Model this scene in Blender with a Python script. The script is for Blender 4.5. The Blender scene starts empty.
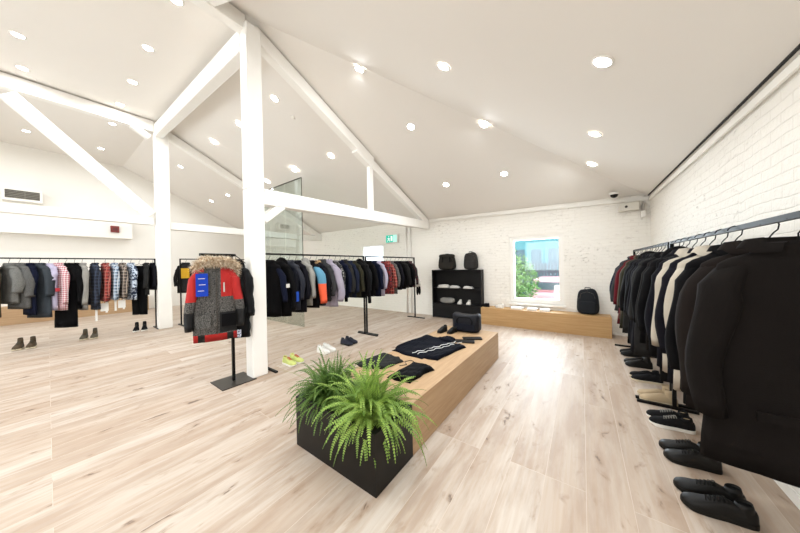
import bpy, bmesh, math, random
from mathutils import Vector, Matrix
random.seed(7)
PI = math.pi
SC = bpy.context.scene
COL = SC.collection

# ------------------------------------------------------------------ camera, world, daylight, exposure
cam_d = bpy.data.cameras.new('camera'); cam = bpy.data.objects.new('camera', cam_d); COL.objects.link(cam)
cam_d.sensor_width = 36; cam_d.lens = 253.33 / 800 * 36; cam_d.clip_start = .05; cam_d.clip_end = 200
_yaw, _pit, _rol = 0.62305990, -0.00196137, -0.02034747
_F = Vector((-math.sin(_yaw)*math.cos(_pit), math.cos(_yaw)*math.cos(_pit), math.sin(_pit)))
_R = Vector((math.cos(_yaw), math.sin(_yaw), 0)); _U = _R.cross(_F)
_c, _s = math.cos(_rol), math.sin(_rol)
_R2 = _c*_R + _s*_U; _U2 = -_s*_R + _c*_U
M = Matrix((_R2, _U2, -_F)).transposed().to_4x4(); M.translation = (0, 0, 1.55)
cam.matrix_world = M
SC.camera = cam

world = bpy.data.worlds.new('sky'); SC.world = world; world.use_nodes = True
wb = world.node_tree.nodes['Background']; wb.inputs[0].default_value = (.86, .94, 1, 1); wb.inputs[1].default_value = 3.4

def area(name, loc, direction, sx, sy, power, col, spread=PI):
    l = bpy.data.lights.new(name, 'AREA'); l.shape = 'RECTANGLE'; l.size = sx; l.size_y = sy
    l.energy = power; l.color = col; l.spread = spread
    o = bpy.data.objects.new(name, l); COL.objects.link(o); o.location = loc
    o.rotation_euler = Vector(direction).to_track_quat('-Z', 'Y').to_euler()
    return o
area('daylight_window', (-.93, 7.6, 1.5), (0, -1, -.25), 1.1, 1.7, 110, (.82, .91, 1))
area('daylight_small_window', (-6.25, 7.6, 1.9), (0, -1, -.2), 1.1, 1.1, 60, (.9, .95, 1))
area('added_fill_back', (-8.6, -3.45, 2.0), (0, 1, .12), 8.6, 2.8, 62, (.90, .95, 1))  # added fill lamp behind the camera, lifts ceiling and walls
area('added_fill_back_corner', (-1.4, -3.45, 2.0), (0, 1, .2), 3.0, 1.8, 45, (.90, .95, 1))  # second added fill lamp behind the camera, nearer the side wall
LAMP = 11.0; LAMP_COL = (.885, .95, 1)

SC.view_settings.view_transform = 'Standard'; SC.view_settings.look = 'None'
SC.view_settings.gamma = 1; SC.view_settings.use_curve_mapping = False
SC.view_settings.exposure = 0.26

# ------------------------------------------------------------------ materials
def lin(h):
    h = h.lstrip('#'); r = []
    for i in (0, 2, 4):
        v = int(h[i:i+2], 16)/255; r.append(v/12.92 if v <= .04045 else ((v+.055)/1.055)**2.4)
    return (r[0], r[1], r[2], 1)
class NT:
    def __init__(s, name):
        s.m = bpy.data.materials.new(name); s.m.use_nodes = True; s.t = s.m.node_tree
        s.b = s.t.nodes['Principled BSDF']
    def n(s, kind, **kw):
        nd = s.t.nodes.new(kind)
        for k, v in kw.items():
            if k.startswith('i_'): nd.inputs[k[2:].replace('_', ' ')].default_value = v
            else: setattr(nd, k, v)
        return nd
    def l(s, a, b): s.t.links.new(a, b)
    def math(s, op, a, b=None, c=None):
        nd = s.t.nodes.new('ShaderNodeMath'); nd.operation = op
        for i, v in enumerate((a, b, c)):
            if v is None: continue
            if isinstance(v, (int, float)): nd.inputs[i].default_value = v
            else: s.l(v, nd.inputs[i])
        return nd.outputs[0]
    def mix(s, f, a, b, mode='MIX'):
        nd = s.t.nodes.new('ShaderNodeMix'); nd.data_type = 'RGBA'; nd.blend_type = mode
        for i, v in ((0, f), (6, a), (7, b)):
            if isinstance(v, (int, float, tuple)): nd.inputs[i].default_value = v
            else: s.l(v, nd.inputs[i])
        return nd.outputs[2]
    def ramp(s, f, *stops):
        nd = s.t.nodes.new('ShaderNodeValToRGB'); e = nd.color_ramp.elements
        while len(e) < len(stops): e.new(.5)
        for k, (p, c) in enumerate(stops):
            e[k].position = p; e[k].color = c if isinstance(c, tuple) else (c, c, c, 1)
        s.l(f, nd.inputs[0]); return nd.outputs[0]
    def obj(s): return s.n('ShaderNodeTexCoord').outputs['Object']
    def noise(s, vec, scale, detail=3, rough=.5):
        nd = s.n('ShaderNodeTexNoise'); nd.inputs['Scale'].default_value = scale
        nd.inputs['Detail'].default_value = detail; nd.inputs['Roughness'].default_value = rough
        if vec is not None: s.l(vec, nd.inputs['Vector'])
        return nd.outputs['Fac']
    def bump(s, h, strength, dist):
        nd = s.n('ShaderNodeBump'); nd.inputs['Strength'].default_value = strength; nd.inputs['Distance'].default_value = dist
        s.l(h, nd.inputs['Height']); s.l(nd.outputs[0], s.b.inputs['Normal'])
    def mapping(s, vec, scale=(1, 1, 1), rot=(0, 0, 0), loc=(0, 0, 0)):
        nd = s.n('ShaderNodeMapping'); nd.inputs['Scale'].default_value = scale
        nd.inputs['Rotation'].default_value = rot; nd.inputs['Location'].default_value = loc
        s.l(vec, nd.inputs['Vector']); return nd.outputs[0]
    def sep(s, vec):
        nd = s.n('ShaderNodeSeparateXYZ'); s.l(vec, nd.inputs[0]); return nd.outputs
    def comb(s, x, y, z=0.0):
        nd = s.n('ShaderNodeCombineXYZ')
        for i, v in enumerate((x, y, z)):
            if isinstance(v, (int, float)): nd.inputs[i].default_value = v
            else: s.l(v, nd.inputs[i])
        return nd.outputs[0]
    def base(s, v):
        if isinstance(v, tuple): s.b.inputs['Base Color'].default_value = v
        else: s.l(v, s.b.inputs['Base Color'])
    def rough(s, r): s.b.inputs['Roughness'].default_value = r; return s

def plain(name, hexc, rough=.6, metal=0, var=.06, nscale=14, bump=0):
    t = NT(name); c = lin(hexc); v = t.obj(); f = t.noise(v, nscale, 4)
    d = tuple(max(0, x*(1-var*2)) for x in c[:3]) + (1,)
    t.base(t.mix(f, d, c)); t.rough(rough); t.b.inputs['Metallic'].default_value = metal
    if max(c[:3]) < .012: t.b.inputs['Specular IOR Level'].default_value = .22
    if bump: t.bump(t.noise(v, nscale*6, 3), bump, .002)
    return t.m
_fab = {}
def fabric(hexc, rough=.92, wr=.5, speck=0, shine=0):
    key = (hexc, rough, wr, speck, shine)
    if key in _fab: return _fab[key]
    t = NT('fabric_' + hexc.strip('#')); v = t.obj(); c = lin(hexc)
    f = t.noise(v, 9, 3); w = t.noise(t.mapping(v, (1, 1, .35)), 16, 2)
    d = tuple(x*.72 for x in c[:3]) + (1,)
    colr = t.mix(f, d, c)
    if speck:
        s = t.ramp(t.noise(v, 150, 2), (.5, 0.), (.62, 1.))
        colr = t.mix(t.math('MULTIPLY', s, speck), colr, lin('#c9c6c0'))
    t.base(colr); t.rough(rough)
    t.b.inputs['Specular IOR Level'].default_value = .10 + shine
    h = t.math('ADD', t.math('MULTIPLY', w, wr), t.math('MULTIPLY', t.noise(v, 260, 1), .06))
    t.bump(h, .55, .03)
    _fab[key] = t.m; return t.m
def plaid(name, base, a, b, k=9.0, wa=.38, wb=.16):
    t = NT('plaid_' + name); v = t.obj(); x, y, z = t.sep(v)
    u = t.math('ADD', x, y)
    def stripe(c, w, off=0.0):
        return t.math('LESS_THAN', t.math('FRACT', t.math('ADD', t.math('MULTIPLY', c, k), off)), w)
    hz = stripe(z, wa); vt = stripe(u, wa)
    s = t.math('MULTIPLY', t.math('ADD', hz, vt), .5)
    c1 = t.mix(s, lin(base), lin(a))
    l2 = t.math('MAXIMUM', stripe(z, wb, .62), stripe(u, wb, .62))
    t.base(t.mix(t.math('MULTIPLY', l2, .75), c1, lin(b))); t.rough(.92)
    t.bump(t.noise(t.mapping(v, (1, 1, .35)), 16, 2), .5, .02)
    return t.m
def blotch(name, c0, c1, scale=22, lo=.5, hi=.54, c2=None):
    t = NT('print_' + name); v = t.obj()
    c = t.mix(t.ramp(t.noise(v, scale, 2), (lo, 0.), (hi, 1.)), lin(c0), lin(c1))
    if c2: c = t.mix(t.ramp(t.noise(t.mapping(v, loc=(3, 1, 2)), scale*1.3, 2), (.55, 0.), (.58, 1.)), c, lin(c2))
    t.base(c); t.rough(.9); return t.m

# white painted brick
def brick_mat(name, axis):
    t = NT(name); v = t.obj(); x, y, z = t.sep(v)
    wob = t.math('MULTIPLY', t.math('SUBTRACT', t.noise(v, 2.2, 3), .5), .06)
    uv = t.comb(x if axis == 'x' else y, t.math('ADD', z, wob))
    br = t.n('ShaderNodeTexBrick'); t.l(uv, br.inputs['Vector'])
    br.inputs['Scale'].default_value = 1; br.inputs['Brick Width'].default_value = .235; br.inputs['Row Height'].default_value = .078
    br.inputs['Mortar Size'].default_value = .007; br.inputs['Mortar Smooth'].default_value = .6
    br.inputs['Color1'].default_value = (1, 1, 1, 1); br.inputs['Color2'].default_value = (.9, .9, .9, 1); br.inputs['Mortar'].default_value = (.0, .0, .0, 1)
    big = t.noise(v, 1.3, 4); fine = t.noise(v, 22, 5, .65)
    pit = t.ramp(t.noise(t.mapping(v, (1, 1, 2.2)), 10, 6, .72), (.575, 0.), (.68, 1.))
    worn = t.ramp(t.noise(t.mapping(v, loc=(5, 2, 1)), .8, 3), (.42, 0.), (.62, 1.))
    pit = t.math('MULTIPLY', pit, worn)
    c = t.mix(big, lin('#eae4da'), lin('#f1ece3'))
    mort = t.math('MULTIPLY', br.outputs['Fac'], t.math('MULTIPLY', t.ramp(t.noise(v, .9, 3), (.4, 0.), (.65, 1.)), .24))
    c = t.mix(mort, c, lin('#c9beae'))
    c = t.mix(t.math('MULTIPLY', pit, .45), c, lin('#7d6c5a'))
    t.base(c); t.rough(.7)
    h = t.math('ADD', t.math('MULTIPLY', br.outputs['Color'], .32), t.math('MULTIPLY', fine, 1.0))
    h = t.math('SUBTRACT', h, t.math('MULTIPLY', pit, .9))
    t.bump(h, .75, .013)
    return t.m

def floor_mat():
    t = NT('oak_planks'); v = t.obj(); x, y, z = t.sep(v)
    uv = t.comb(y, x)
    br = t.n('ShaderNodeTexBrick'); t.l(uv, br.inputs['Vector']); br.offset = .37; br.offset_frequency = 3
    br.inputs['Scale'].default_value = 1; br.inputs['Brick Width'].default_value = 2.1; br.inputs['Row Height'].default_value = .24
    br.inputs['Mortar Size'].default_value = .0018; br.inputs['Mortar Smooth'].default_value = .3
    br.inputs['Color1'].default_value = (0, 0, 0, 1); br.inputs['Color2'].default_value = (1, 1, 1, 1); br.inputs['Mortar'].default_value = (.5, .5, .5, 1)
    rnd = t.sep(br.outputs['Color'])[0]
    sh = t.math('MULTIPLY', rnd, 13.0)
    def vec(kx, ky, off): return t.comb(t.math('ADD', t.math('MULTIPLY', x, kx), sh), t.math('ADD', t.math('MULTIPLY', y, ky), off), sh)
    g1 = t.noise(vec(5.0, .8, sh), 1.5, 5, .6)
    g2 = t.noise(vec(26.0, 1.1, 3.0), 1.6, 4)
    c = t.mix(rnd, lin('#b7a594'), lin('#c7bbae'))
    c = t.mix(t.math('MULTIPLY', t.ramp(g1, (.38, 1.), (.60, 0.)), .75), c, lin('#a08975'))
    c = t.mix(t.math('MULTIPLY', t.ramp(g2, (.42, 1.), (.58, 0.)), .22), c, lin('#a98a6c'))
    warp = t.noise(vec(3.0, 2.0, 1.0), 1.2, 2)
    kn = t.noise(t.comb(t.math('ADD', t.math('MULTIPLY', x, 6.5), t.math('MULTIPLY', warp, 1.5)), t.math('ADD', t.math('MULTIPLY', y, 2.4), sh), sh), 1.8, 4, .55)
    c = t.mix(t.math('MULTIPLY', t.ramp(kn, (.58, 0.), (.67, 1.)), .45), c, lin('#957a62'))
    c = t.mix(t.math('MULTIPLY', t.ramp(kn, (.668, 0.), (.715, 1.)), .75), c, lin('#5e4a3a'))
    c = t.mix(t.math('MULTIPLY', br.outputs['Fac'], .32), c, lin('#e3d5c5'))
    t.base(c)
    r = t.math('ADD', .42, t.math('MULTIPLY', g1, .2)); t.l(r, t.b.inputs['Roughness'])
    t.b.inputs['Specular IOR Level'].default_value = .45
    t.bump(t.math('SUBTRACT', t.math('MULTIPLY', g2, .3), br.outputs['Fac']), .2, .003)
    return t.m

def wood_mat(name, a, b, long='y', rough=.5):
    t = NT(name); v = t.obj()
    sc = {'y': (9, .7, 14), 'x': (.7, 9, 14)}[long]
    g = t.noise(t.mapping(v, sc), 3.2, 6, .6); g2 = t.noise(t.mapping(v, tuple(k*4 for k in sc)), 3, 2)
    c = t.mix(t.ramp(g, (.3, 0.), (.7, 1.)), lin(a), lin(b))
    c = t.mix(t.math('MULTIPLY', g2, .25), c, lin(a))
    t.base(c); t.rough(rough); t.bump(g2, .1, .002); return t.m

def emit(name, col, strength):
    t = NT(name); t.base(tuple(col)); t.b.inputs['Emission Color'].default_value = col
    t.b.inputs['Emission Strength'].default_value = strength; return t.m
def glass(name, tint, refl=.12):
    t = NT(name); tr = t.n('ShaderNodeBsdfTransparent'); tr.inputs[0].default_value = tint
    gl = t.n('ShaderNodeBsdfGlossy'); gl.inputs['Roughness'].default_value = .02
    lw = t.n('ShaderNodeLayerWeight'); lw.inputs[0].default_value = .25
    f = t.math('ADD', t.math('MULTIPLY', lw.outputs['Fresnel'], .5), refl*.4)
    mx = t.n('ShaderNodeMixShader'); t.l(f, mx.inputs[0]); t.l(tr.outputs[0], mx.inputs[1]); t.l(gl.outputs[0], mx.inputs[2])
    t.l(mx.outputs[0], t.t.nodes['Material Output'].inputs[0]); return t.m

MW = plain('white_paint', '#efeae2', .55, var=.02, nscale=5, bump=.12)
MWALL = plain('white_wall', '#efeae1', .75, var=.015, nscale=2)
MCEIL = plain('ceiling_paint', '#e9e3db', .85, var=.012, nscale=1.2)
MTIM = plain('painted_timber', '#f2eee7', .5, var=.03, nscale=7, bump=.35)
MBLK = plain('black_metal', '#131211', .45, .4, .1, 30)
MBRZ = plain('brushed_plate', '#4a443d', .38, .8, .1, 25)
MBOX = plain('black_lacquer', '#100d0a', .35, 0, .15, 10)
MSHELF = plain('black_laminate', '#0d0c0c', .5, 0, .1, 12)
MFLOOR = floor_mat()
MBRX = brick_mat('painted_brick_cross', 'x'); MBRY = brick_mat('painted_brick_long', 'y')
MOAK = wood_mat('oak_veneer', '#a88661', '#bf9f7a', 'y'); MOAKX = wood_mat('oak_veneer_cross', '#a9814f', '#bf9a6a', 'x')
MDARK = plain('shadow_gap_dark_fittings', '#2b2622', .9); MGREY = plain('grey_plastic', '#b9b3aa', .5)
MRUB = plain('white_rubber', '#e9e4da', .5); MRUBK = plain('black_rubber', '#15130f', .6)
MLENS = emit('lamp_lens', (1, .97, .93, 1), 22)
MPANE = glass('window_pane', (.97, .985, .99, 1), .1); MGLS = glass('green_glass', (.91, .96, .935, 1), .12)
_t = NT('sky_dimming_pane'); _a = _t.n('ShaderNodeBsdfTranslucent'); _a.inputs[0].default_value = (.45, .47, .48, 1)
_t.l(_a.outputs[0], _t.t.nodes['Material Output'].inputs[0]); MFROST = _t.m  # translucent pane put in to dim the bright sky behind the rail
MWHT = plain('white_card', '#f3f1ec', .7, var=.02)

# ------------------------------------------------------------------ builders
def mesh_obj(name, bm, mat, parent=None, smooth=False, loc=None):
    me = bpy.data.meshes.new(name); bm.normal_update(); bm.to_mesh(me); bm.free()
    for m in (mat if isinstance(mat, (list, tuple)) else [mat]): me.materials.append(m)
    if smooth:
        for p in me.polygons: p.use_smooth = True
    o = bpy.data.objects.new(name, me); COL.objects.link(o)
    if parent: o.parent = parent
    if loc: o.location = loc
    return o
def thing(name, label, cat, loc=(0, 0, 0), rz=0, group=None):
    o = bpy.data.objects.new(name, None); COL.objects.link(o); o.location = loc; o.rotation_euler = (0, 0, rz)
    o.empty_display_size = .1
    tag(o, label, cat, group); return o
def tag(o, label, cat, group=None):
    o['label'] = label; o['category'] = cat
    if group: o['group'] = group
    return o
def struct(o): o['kind'] = 'structure'; return o
def box(bm, x0, x1, y0, y1, z0, z1, mi=0):
    v = [bm.verts.new(p) for p in ((x0,y0,z0),(x1,y0,z0),(x1,y1,z0),(x0,y1,z0),(x0,y0,z1),(x1,y0,z1),(x1,y1,z1),(x0,y1,z1))]
    for f in ((0,3,2,1),(4,5,6,7),(0,1,5,4),(1,2,6,5),(2,3,7,6),(3,0,4,7)):
        bm.faces.new([v[i] for i in f]).material_index = mi
def bevel(bm, w, seg=2):
    bmesh.ops.bevel(bm, geom=bm.edges[:], offset=w, segments=seg, affect='EDGES', profile=.5, clamp_overlap=True)
def boxo(name, b, mat, parent=None, bev=0, seg=2):
    bm = bmesh.new(); box(bm, *b)
    if bev: bevel(bm, bev, seg)
    return mesh_obj(name, bm, mat, parent, False)
def tube(bm, pts, r, n=8, cap=True):
    pts = [Vector(p) for p in pts]; rr = r if isinstance(r, (list, tuple)) else [r]*len(pts)
    rings = []; up = None
    for i, p in enumerate(pts):
        d = (pts[min(i+1, len(pts)-1)] - pts[max(i-1, 0)]).normalized()
        if up is None:
            a = Vector((0, 0, 1)) if abs(d.z) < .9 else Vector((1, 0, 0)); up = (a - d*a.dot(d)).normalized()
        else:
            up = (up - d*up.dot(d)); up = up.normalized() if up.length > 1e-6 else Vector((1, 0, 0))
        s = d.cross(up)
        rings.append([bm.verts.new(p + (up*math.cos(2*PI*k/n) + s*math.sin(2*PI*k/n))*rr[i]) for k in range(n)])
    loft(bm, rings, cap)
def loft(bm, rings, cap=True, mi=0):
    n = len(rings[0])
    for a, b in zip(rings, rings[1:]):
        for k in range(n):
            bm.faces.new((a[k], a[(k+1) % n], b[(k+1) % n], b[k])).material_index = mi
    if cap:
        bm.faces.new(rings[0][::-1]).material_index = mi; bm.faces.new(rings[-1]).material_index = mi
def beam(bm, p0, p1, w, h, up=(0, 0, 1)):
    """timber of width w (sideways) and height h between two axis points"""
    p0, p1 = Vector(p0), Vector(p1); d = (p1-p0).normalized(); up = Vector(up) if abs(d.z) < .98 else Vector((0, 1, 0)); s = d.cross(up).normalized(); u = s.cross(d)
    rr = [[bm.verts.new(p + s*a*w/2 + u*b*h/2) for a, b in ((-1,-1),(1,-1),(1,1),(-1,1))] for p in (p0, p1)]
    loft(bm, rr)
def recalc(bm): bmesh.ops.recalc_face_normals(bm, faces=bm.faces[:])
def supell(a, b, t, n=2.6):
    c, s = math.cos(t), math.sin(t)
    return a*math.copysign(abs(c)**(2/n), c), b*math.copysign(abs(s)**(2/n), s)

# ------------------------------------------------------------------ structure
XL, XR0, XR1, YB, YW = -14.55, 1.03, 1.11, -3.6, 6.97
def lerp(x, xs, ys):
    if x <= xs[0]: return ys[0]
    for i in range(len(xs)-1):
        if x <= xs[i+1]: return ys[i] + (ys[i+1]-ys[i])*(x-xs[i])/(xs[i+1]-xs[i])
    return ys[-1]
def ridge(x): return lerp(x, [-14.6, -9.25, -3.87], [5.65, 5.55, 5.22])
def eave(x): return lerp(x, [-14.6, -8.5, -3.9, 1.1], [3.1, 3.03, 2.98, 2.86])

bm = bmesh.new(); box(bm, XL-.3, 1.4, YB-.3, 7.3, -.1, 0); struct(mesh_obj('floor', bm, MFLOOR))

bm = bmesh.new()
P = lambda x, y, z: bm.verts.new((x, y, z))
R0, R1, R2 = P(-14.8, 1.77, 5.66), P(-9.25, 1.77, 5.55), P(-3.87, 1.77, 5.22)
E0, E1, E2, E3 = P(-14.8, 7.15, 3.02), P(-8.5, 7.15, 2.96), P(-3.9, 7.15, 2.91), P(1.2, 7.15, 2.80)
F0, F1, F2 = P(-14.8, -3.8, 5.66), P(-9.25, -3.8, 5.55), P(-3.87, -3.8, 5.22)
S1, S2 = P(1.2, -3.8, 2.62), P(1.2, 1.77, 2.68)
for f in ((R0, R1, E1, E0), (R1, R2, E2, E1), (R2, E3, E2), (F0, F1, R1, R0), (F1, F2, R2, R1), (F2, S1, S2, R2), (R2, S2, E3)):
    bm.faces.new(f)
recalc(bm)
g = bmesh.ops.extrude_face_region(bm, geom=bm.faces[:])
for v in g['geom']:
    if isinstance(v, bmesh.types.BMVert): v.co.z += .15
recalc(bm)
struct(mesh_obj('ceiling', bm, MCEIL))

def holed_wall(bm, x0, x1, y0, y1, z1, holes):
    """wall along x with rectangular openings (hx0,hx1,hz0,hz1), left to right"""
    x = x0
    for hx0, hx1, hz0, hz1 in holes:
        box(bm, x, hx0, y0, y1, 0, z1); box(bm, hx0, hx1, y0, y1, 0, hz0); box(bm, hx0, hx1, y0, y1, hz1, z1); x = hx1
    box(bm, x, x1, y0, y1, 0, z1)
bm = bmesh.new()
holed_wall(bm, XL-.3, 1.4, YW, YW+.28, 3.3, [(-6.78, -5.7, 1.25, 2.34), (-1.515, -.345, .555, 2.235)])
struct(mesh_obj('wall_window_side', bm, MBRX))
bm = bmesh.new()
vs = [bm.verts.new(p) for p in ((1.02, YB-.3, 0), (1.4, YB-.3, 0), (1.4, 7.3, 0), (1.112, 7.3, 0), (1.02, YB-.3, 3.0), (1.4, YB-.3, 3.0), (1.4, 7.3, 3.0), (1.112, 7.3, 3.0))]
for f in ((0,3,2,1),(4,5,6,7),(0,1,5,4),(1,2,6,5),(2,3,7,6),(3,0,4,7)): bm.faces.new([vs[i] for i in f])
struct(mesh_obj('wall_right', bm, MBRY))
struct(boxo('wall_left', (XL-.25, XL, YB-.3, 7.3, 0, 6), MWALL))
bm = bmesh.new(); holed_wall(bm, XL-.25, 1.4, YB-.25, YB, 6, [(-12.9, -4.3, .6, 3.4), (-2.9, .1, 1.1, 2.9)])
struct(mesh_obj('wall_back', bm, MWALL))
for n_, (a_, b_, c_, d_) in ((3, (-12.9, -4.3, .6, 3.4)), (4, (-2.9, .1, 1.1, 2.9))):  # unseen back windows, added to go with the fill lamps
    bm = bmesh.new(); k_ = 8 if n_ == 3 else 3
    for i_ in range(k_+1):
        x_ = a_ + (b_-a_-.06)*i_/k_; box(bm, x_, x_+.06, YB-.18, YB-.1, c_, d_)
    box(bm, a_, b_, YB-.18, YB-.1, c_, c_+.06); box(bm, a_, b_, YB-.18, YB-.1, d_-.06, d_)
    w_ = struct(mesh_obj('window_%d' % n_, bm, MW)); boxo('pane', (a_, b_, YB-.145, YB-.137, c_, d_), MPANE, w_)
# bulkhead along the far left wall
struct(boxo('trim_1', (XL, XL+.3, YB, 1.95, 2.82, 3.55), MWALL))
# skirting at the brick wall
bm = bmesh.new(); beam(bm, (1.033, YB, .035), (1.108, YW, .035), .03, .07); struct(mesh_obj('baseboard_right', bm, MWALL))
# plaster edge strips below the ceiling; dark tube above stands in for gap shade
bm = bmesh.new(); beam(bm, (1.03, YB, 2.63), (1.10, YW-.02, 2.775), .03, .05); struct(mesh_obj('trim_2', bm, MWALL))
bm = bmesh.new(); beam(bm, (-3.7, YW-.015, 2.93), (1.1, YW-.015, 2.80), .03, .05); struct(mesh_obj('trim_3', bm, MWALL))
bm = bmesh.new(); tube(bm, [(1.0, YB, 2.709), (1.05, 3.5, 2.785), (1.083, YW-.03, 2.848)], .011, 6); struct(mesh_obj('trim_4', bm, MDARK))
bm = bmesh.new(); tube(bm, [(1.0, YB, 2.60), (1.062, 4, 2.69), (1.09, YW-.03, 2.75)], .011, 6); struct(mesh_obj('trim_5', bm, MWALL))
bm = bmesh.new(); tube(bm, [(-3.8, YW-.03, 2.865), (-1.2, YW-.03, 2.83), (1.08, YW-.03, 2.765)], .011, 6); struct(mesh_obj('trim_6', bm, MWALL))

# windows
def window(n, x0, x1, z0, z1, fw):
    bm = bmesh.new(); a, b = YW+.02, YW+.16
    box(bm, x0, x0+fw, a, b, z0, z1); box(bm, x1-fw, x1, a, b, z0, z1)
    box(bm, x0+fw, x1-fw, a, b, z0, z0+fw*1.2); box(bm, x0+fw, x1-fw, a, b, z1-fw, z1)
    w = struct(mesh_obj('window_%d' % n, bm, MW))
    boxo('pane', (x0+fw, x1-fw, YW+.10, YW+.108, z0+fw*1.2, z1-fw), MPANE, w)
    boxo('sill', (x0-.03, x1+.03, YW-.05, YW+.1, z0-.045, z0), MW, w, .006)
    return w
w1 = window(1, -1.515, -.345, .555, 2.235, .095)
w2 = window(2, -6.78, -5.7, 1.25, 2.34, .05)
for c_ in w2.children:
    if c_.name.startswith('pane'): c_.data.materials[0] = MFROST

# timber frame: posts, trusses, ridge
def post(name, x0, x1, y0, y1, z1, label):
    t = thing(name, label, 'post', ((x0+x1)/2, (y0+y1)/2, 0))
    w, d = (x1-x0)/2, (y1-y0)/2
    bm = bmesh.new(); box(bm, -w, w, -d, d, 0, z1); bevel(bm, .012, 1); mesh_obj('shaft', bm, MTIM, t)
    return t
p1 = post('timber_post', -3.99, -3.78, 1.67, 1.88, 5.06, 'tall white timber post standing beside the red hooded parka')
p2 = post('timber_post', -9.32, -9.10, 1.70, 1.98, 5.42, 'distant white timber post between the two far clothes rails')
bm = bmesh.new(); tube(bm, [(w, d, 0) for w, d in ((-.10, -.108), (.10, -.108), (.10, .108), (-.10, .108), (-.10, -.108))], .006, 5)
mesh_obj('wire_band', bm, MGREY, p1, loc=(0, 0, 2.70))
for y_, z_ in ((.02, 3.7), (.06, 4.62)):
    bm = bmesh.new(); tube(bm, [(.09, y_, z_), (.102, y_, z_)], .012, 8); mesh_obj('bolt', bm, MDARK, p1)

def timber(name, label, parts, cat='beam', w=.16, h=.2):
    p0 = Vector(parts[0][1])
    t = thing(name, label, cat, p0)
    for pn, a, b, ww, hh in parts:
        bm = bmesh.new(); beam(bm, Vector(a)-p0, Vector(b)-p0, ww, hh); bevel(bm, .01, 1); mesh_obj(pn, bm, MTIM, t)
    return t
XA, XB = -3.93, -9.25
timber('tie_beam', 'white horizontal timber beam from the near post to the brick wall', [('beam', (XA, 1.88, 2.63), (XA, 6.97, 2.80), .17, .24)])
timber('rafter', 'long white sloping rafter falling from the near post top to the brick wall', [('beam', (XA, 1.80, 5.06), (XA, 4.4, 3.96), .16, .21), ('splice_plate', (XA, 3.9, 4.10), (XA, 6.93, 2.88), .15, .2)])
timber('strut', 'short white vertical strut between the sloping rafter and the beam below', [('stud', (XA, 4.36, 2.83), (XA, 4.36, 3.86), .1, .12)])
timber('knee_brace', 'small white corner brace under the beam at the near post', [('brace', (XA, 1.90, 2.28), (XA, 2.22, 2.56), .15, .12)])
timber('tie_beam', 'white horizontal timber beam from the distant post towards the vented wall', [('beam', (XB, 1.66, 2.86), (XB, YB+.02, 2.86), .17, .19)])
timber('tie_beam', 'white horizontal timber beam from the distant post to the brick wall', [('beam', (XB, 1.93, 2.78), (XB, 6.96, 2.80), .17, .2)])
timber('rafter', 'white sloping rafter falling from the distant post top behind the near post', [('beam', (XB, 1.82, 5.36), (XB, 6.95, 2.87), .16, .20)])
timber('collar_beam', 'upper white beam leaving the distant post top towards the picture edge', [('beam', (XB, 1.70, 5.38), (XB, YB+.02, 5.36), .17, .28), ('bracket', (XB, 1.62, 5.08), (XB, 1.3, 5.28), .15, .14)])
timber('diagonal_brace', 'long white diagonal brace crossing above the vent to the distant post', [('brace', (XB, 1.62, 3.02), (XB, -.42, 5.13), .17, .25)])
timber('ridge_beam', 'thick white ridge beam joining the tops of the two posts', [('beam', (-4.06, 1.775, 4.93), (-9.12, 1.775, 5.27), .17, .32)])
timber('collar_beam', 'upper white beam leaving the near post top above the camera', [('beam', (XA, 1.70, 5.08), (XA, YB+.02, 5.08), .16, .22)])
timber('hip_rafter', 'short white hip rafter branching from the beam above the near post', [('beam', (-3.9, 1.28, 5.08), (-2.2, 1.28, 4.27), .10, .12)])

# ------------------------------------------------------------------ ceiling lights
def ceil_frame(x, y):
    if y <= 1.77: zm, nm = ridge(x), Vector((0, 0, -1))
    else:
        t = (y-1.77)/(7.15-1.77); e = eave(x)-.07; zm = ridge(x)+(e-ridge(x))*t
        if x > -3.87: zm = ridge(x)+(2.91-ridge(x))*t-.0216*(x+3.9)
        nm = Vector((0, -(ridge(x)-e)/5.38, -1)).normalized()
    if x > -3.87:
        s = lerp(y, [-3.8, 1.77, 7.15], [2.62, 2.68, 2.80]); k = (x+3.87)/5.07; zh = 5.22 + (s-5.22)*k
        nh = Vector((-(5.22-s)/5.07, 0, -1)).normalized()
        if abs(zh-zm) < .12: return min(zh, zm)-.012, (nh+nm).normalized()
        if zh < zm: return zh, nh
    return zm, nm
def downlight(x, y, label):
    z, n = ceil_frame(x, y)
    t = thing('downlight', label, 'light', (x, y, z), 0, 'recessed ceiling downlights')
    t.rotation_euler = n.to_track_quat('-Z', 'Y').to_euler()
    bm = bmesh.new()
    rings = [[bm.verts.new((r*math.cos(2*PI*k/20), r*math.sin(2*PI*k/20), zz)) for k in range(20)] for r, zz in ((.085, 0.004), (.085, -.006), (.066, -.006), (.066, .004))]
    loft(bm, rings, False); mesh_obj('trim_ring', bm, MW, t, True)
    bm = bmesh.new(); bmesh.ops.create_circle(bm, cap_ends=True, radius=.066, segments=20); bmesh.ops.reverse_faces(bm, faces=bm.faces[:])
    mesh_obj('lens', bm, MLENS, t, loc=(0, 0, -.003))
    l = bpy.data.lights.new('downlight_lamp', 'AREA'); l.shape = 'DISK'; l.size = .11; l.energy = LAMP*(1.06 if x > -2 else 1.2 if x < -9 else 1); l.color = LAMP_COL; l.spread = PI*.95
    lo = bpy.data.objects.new('downlight_lamp', l); COL.objects.link(lo); lo.parent = t; lo.location = (0, 0, -.012)
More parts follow.
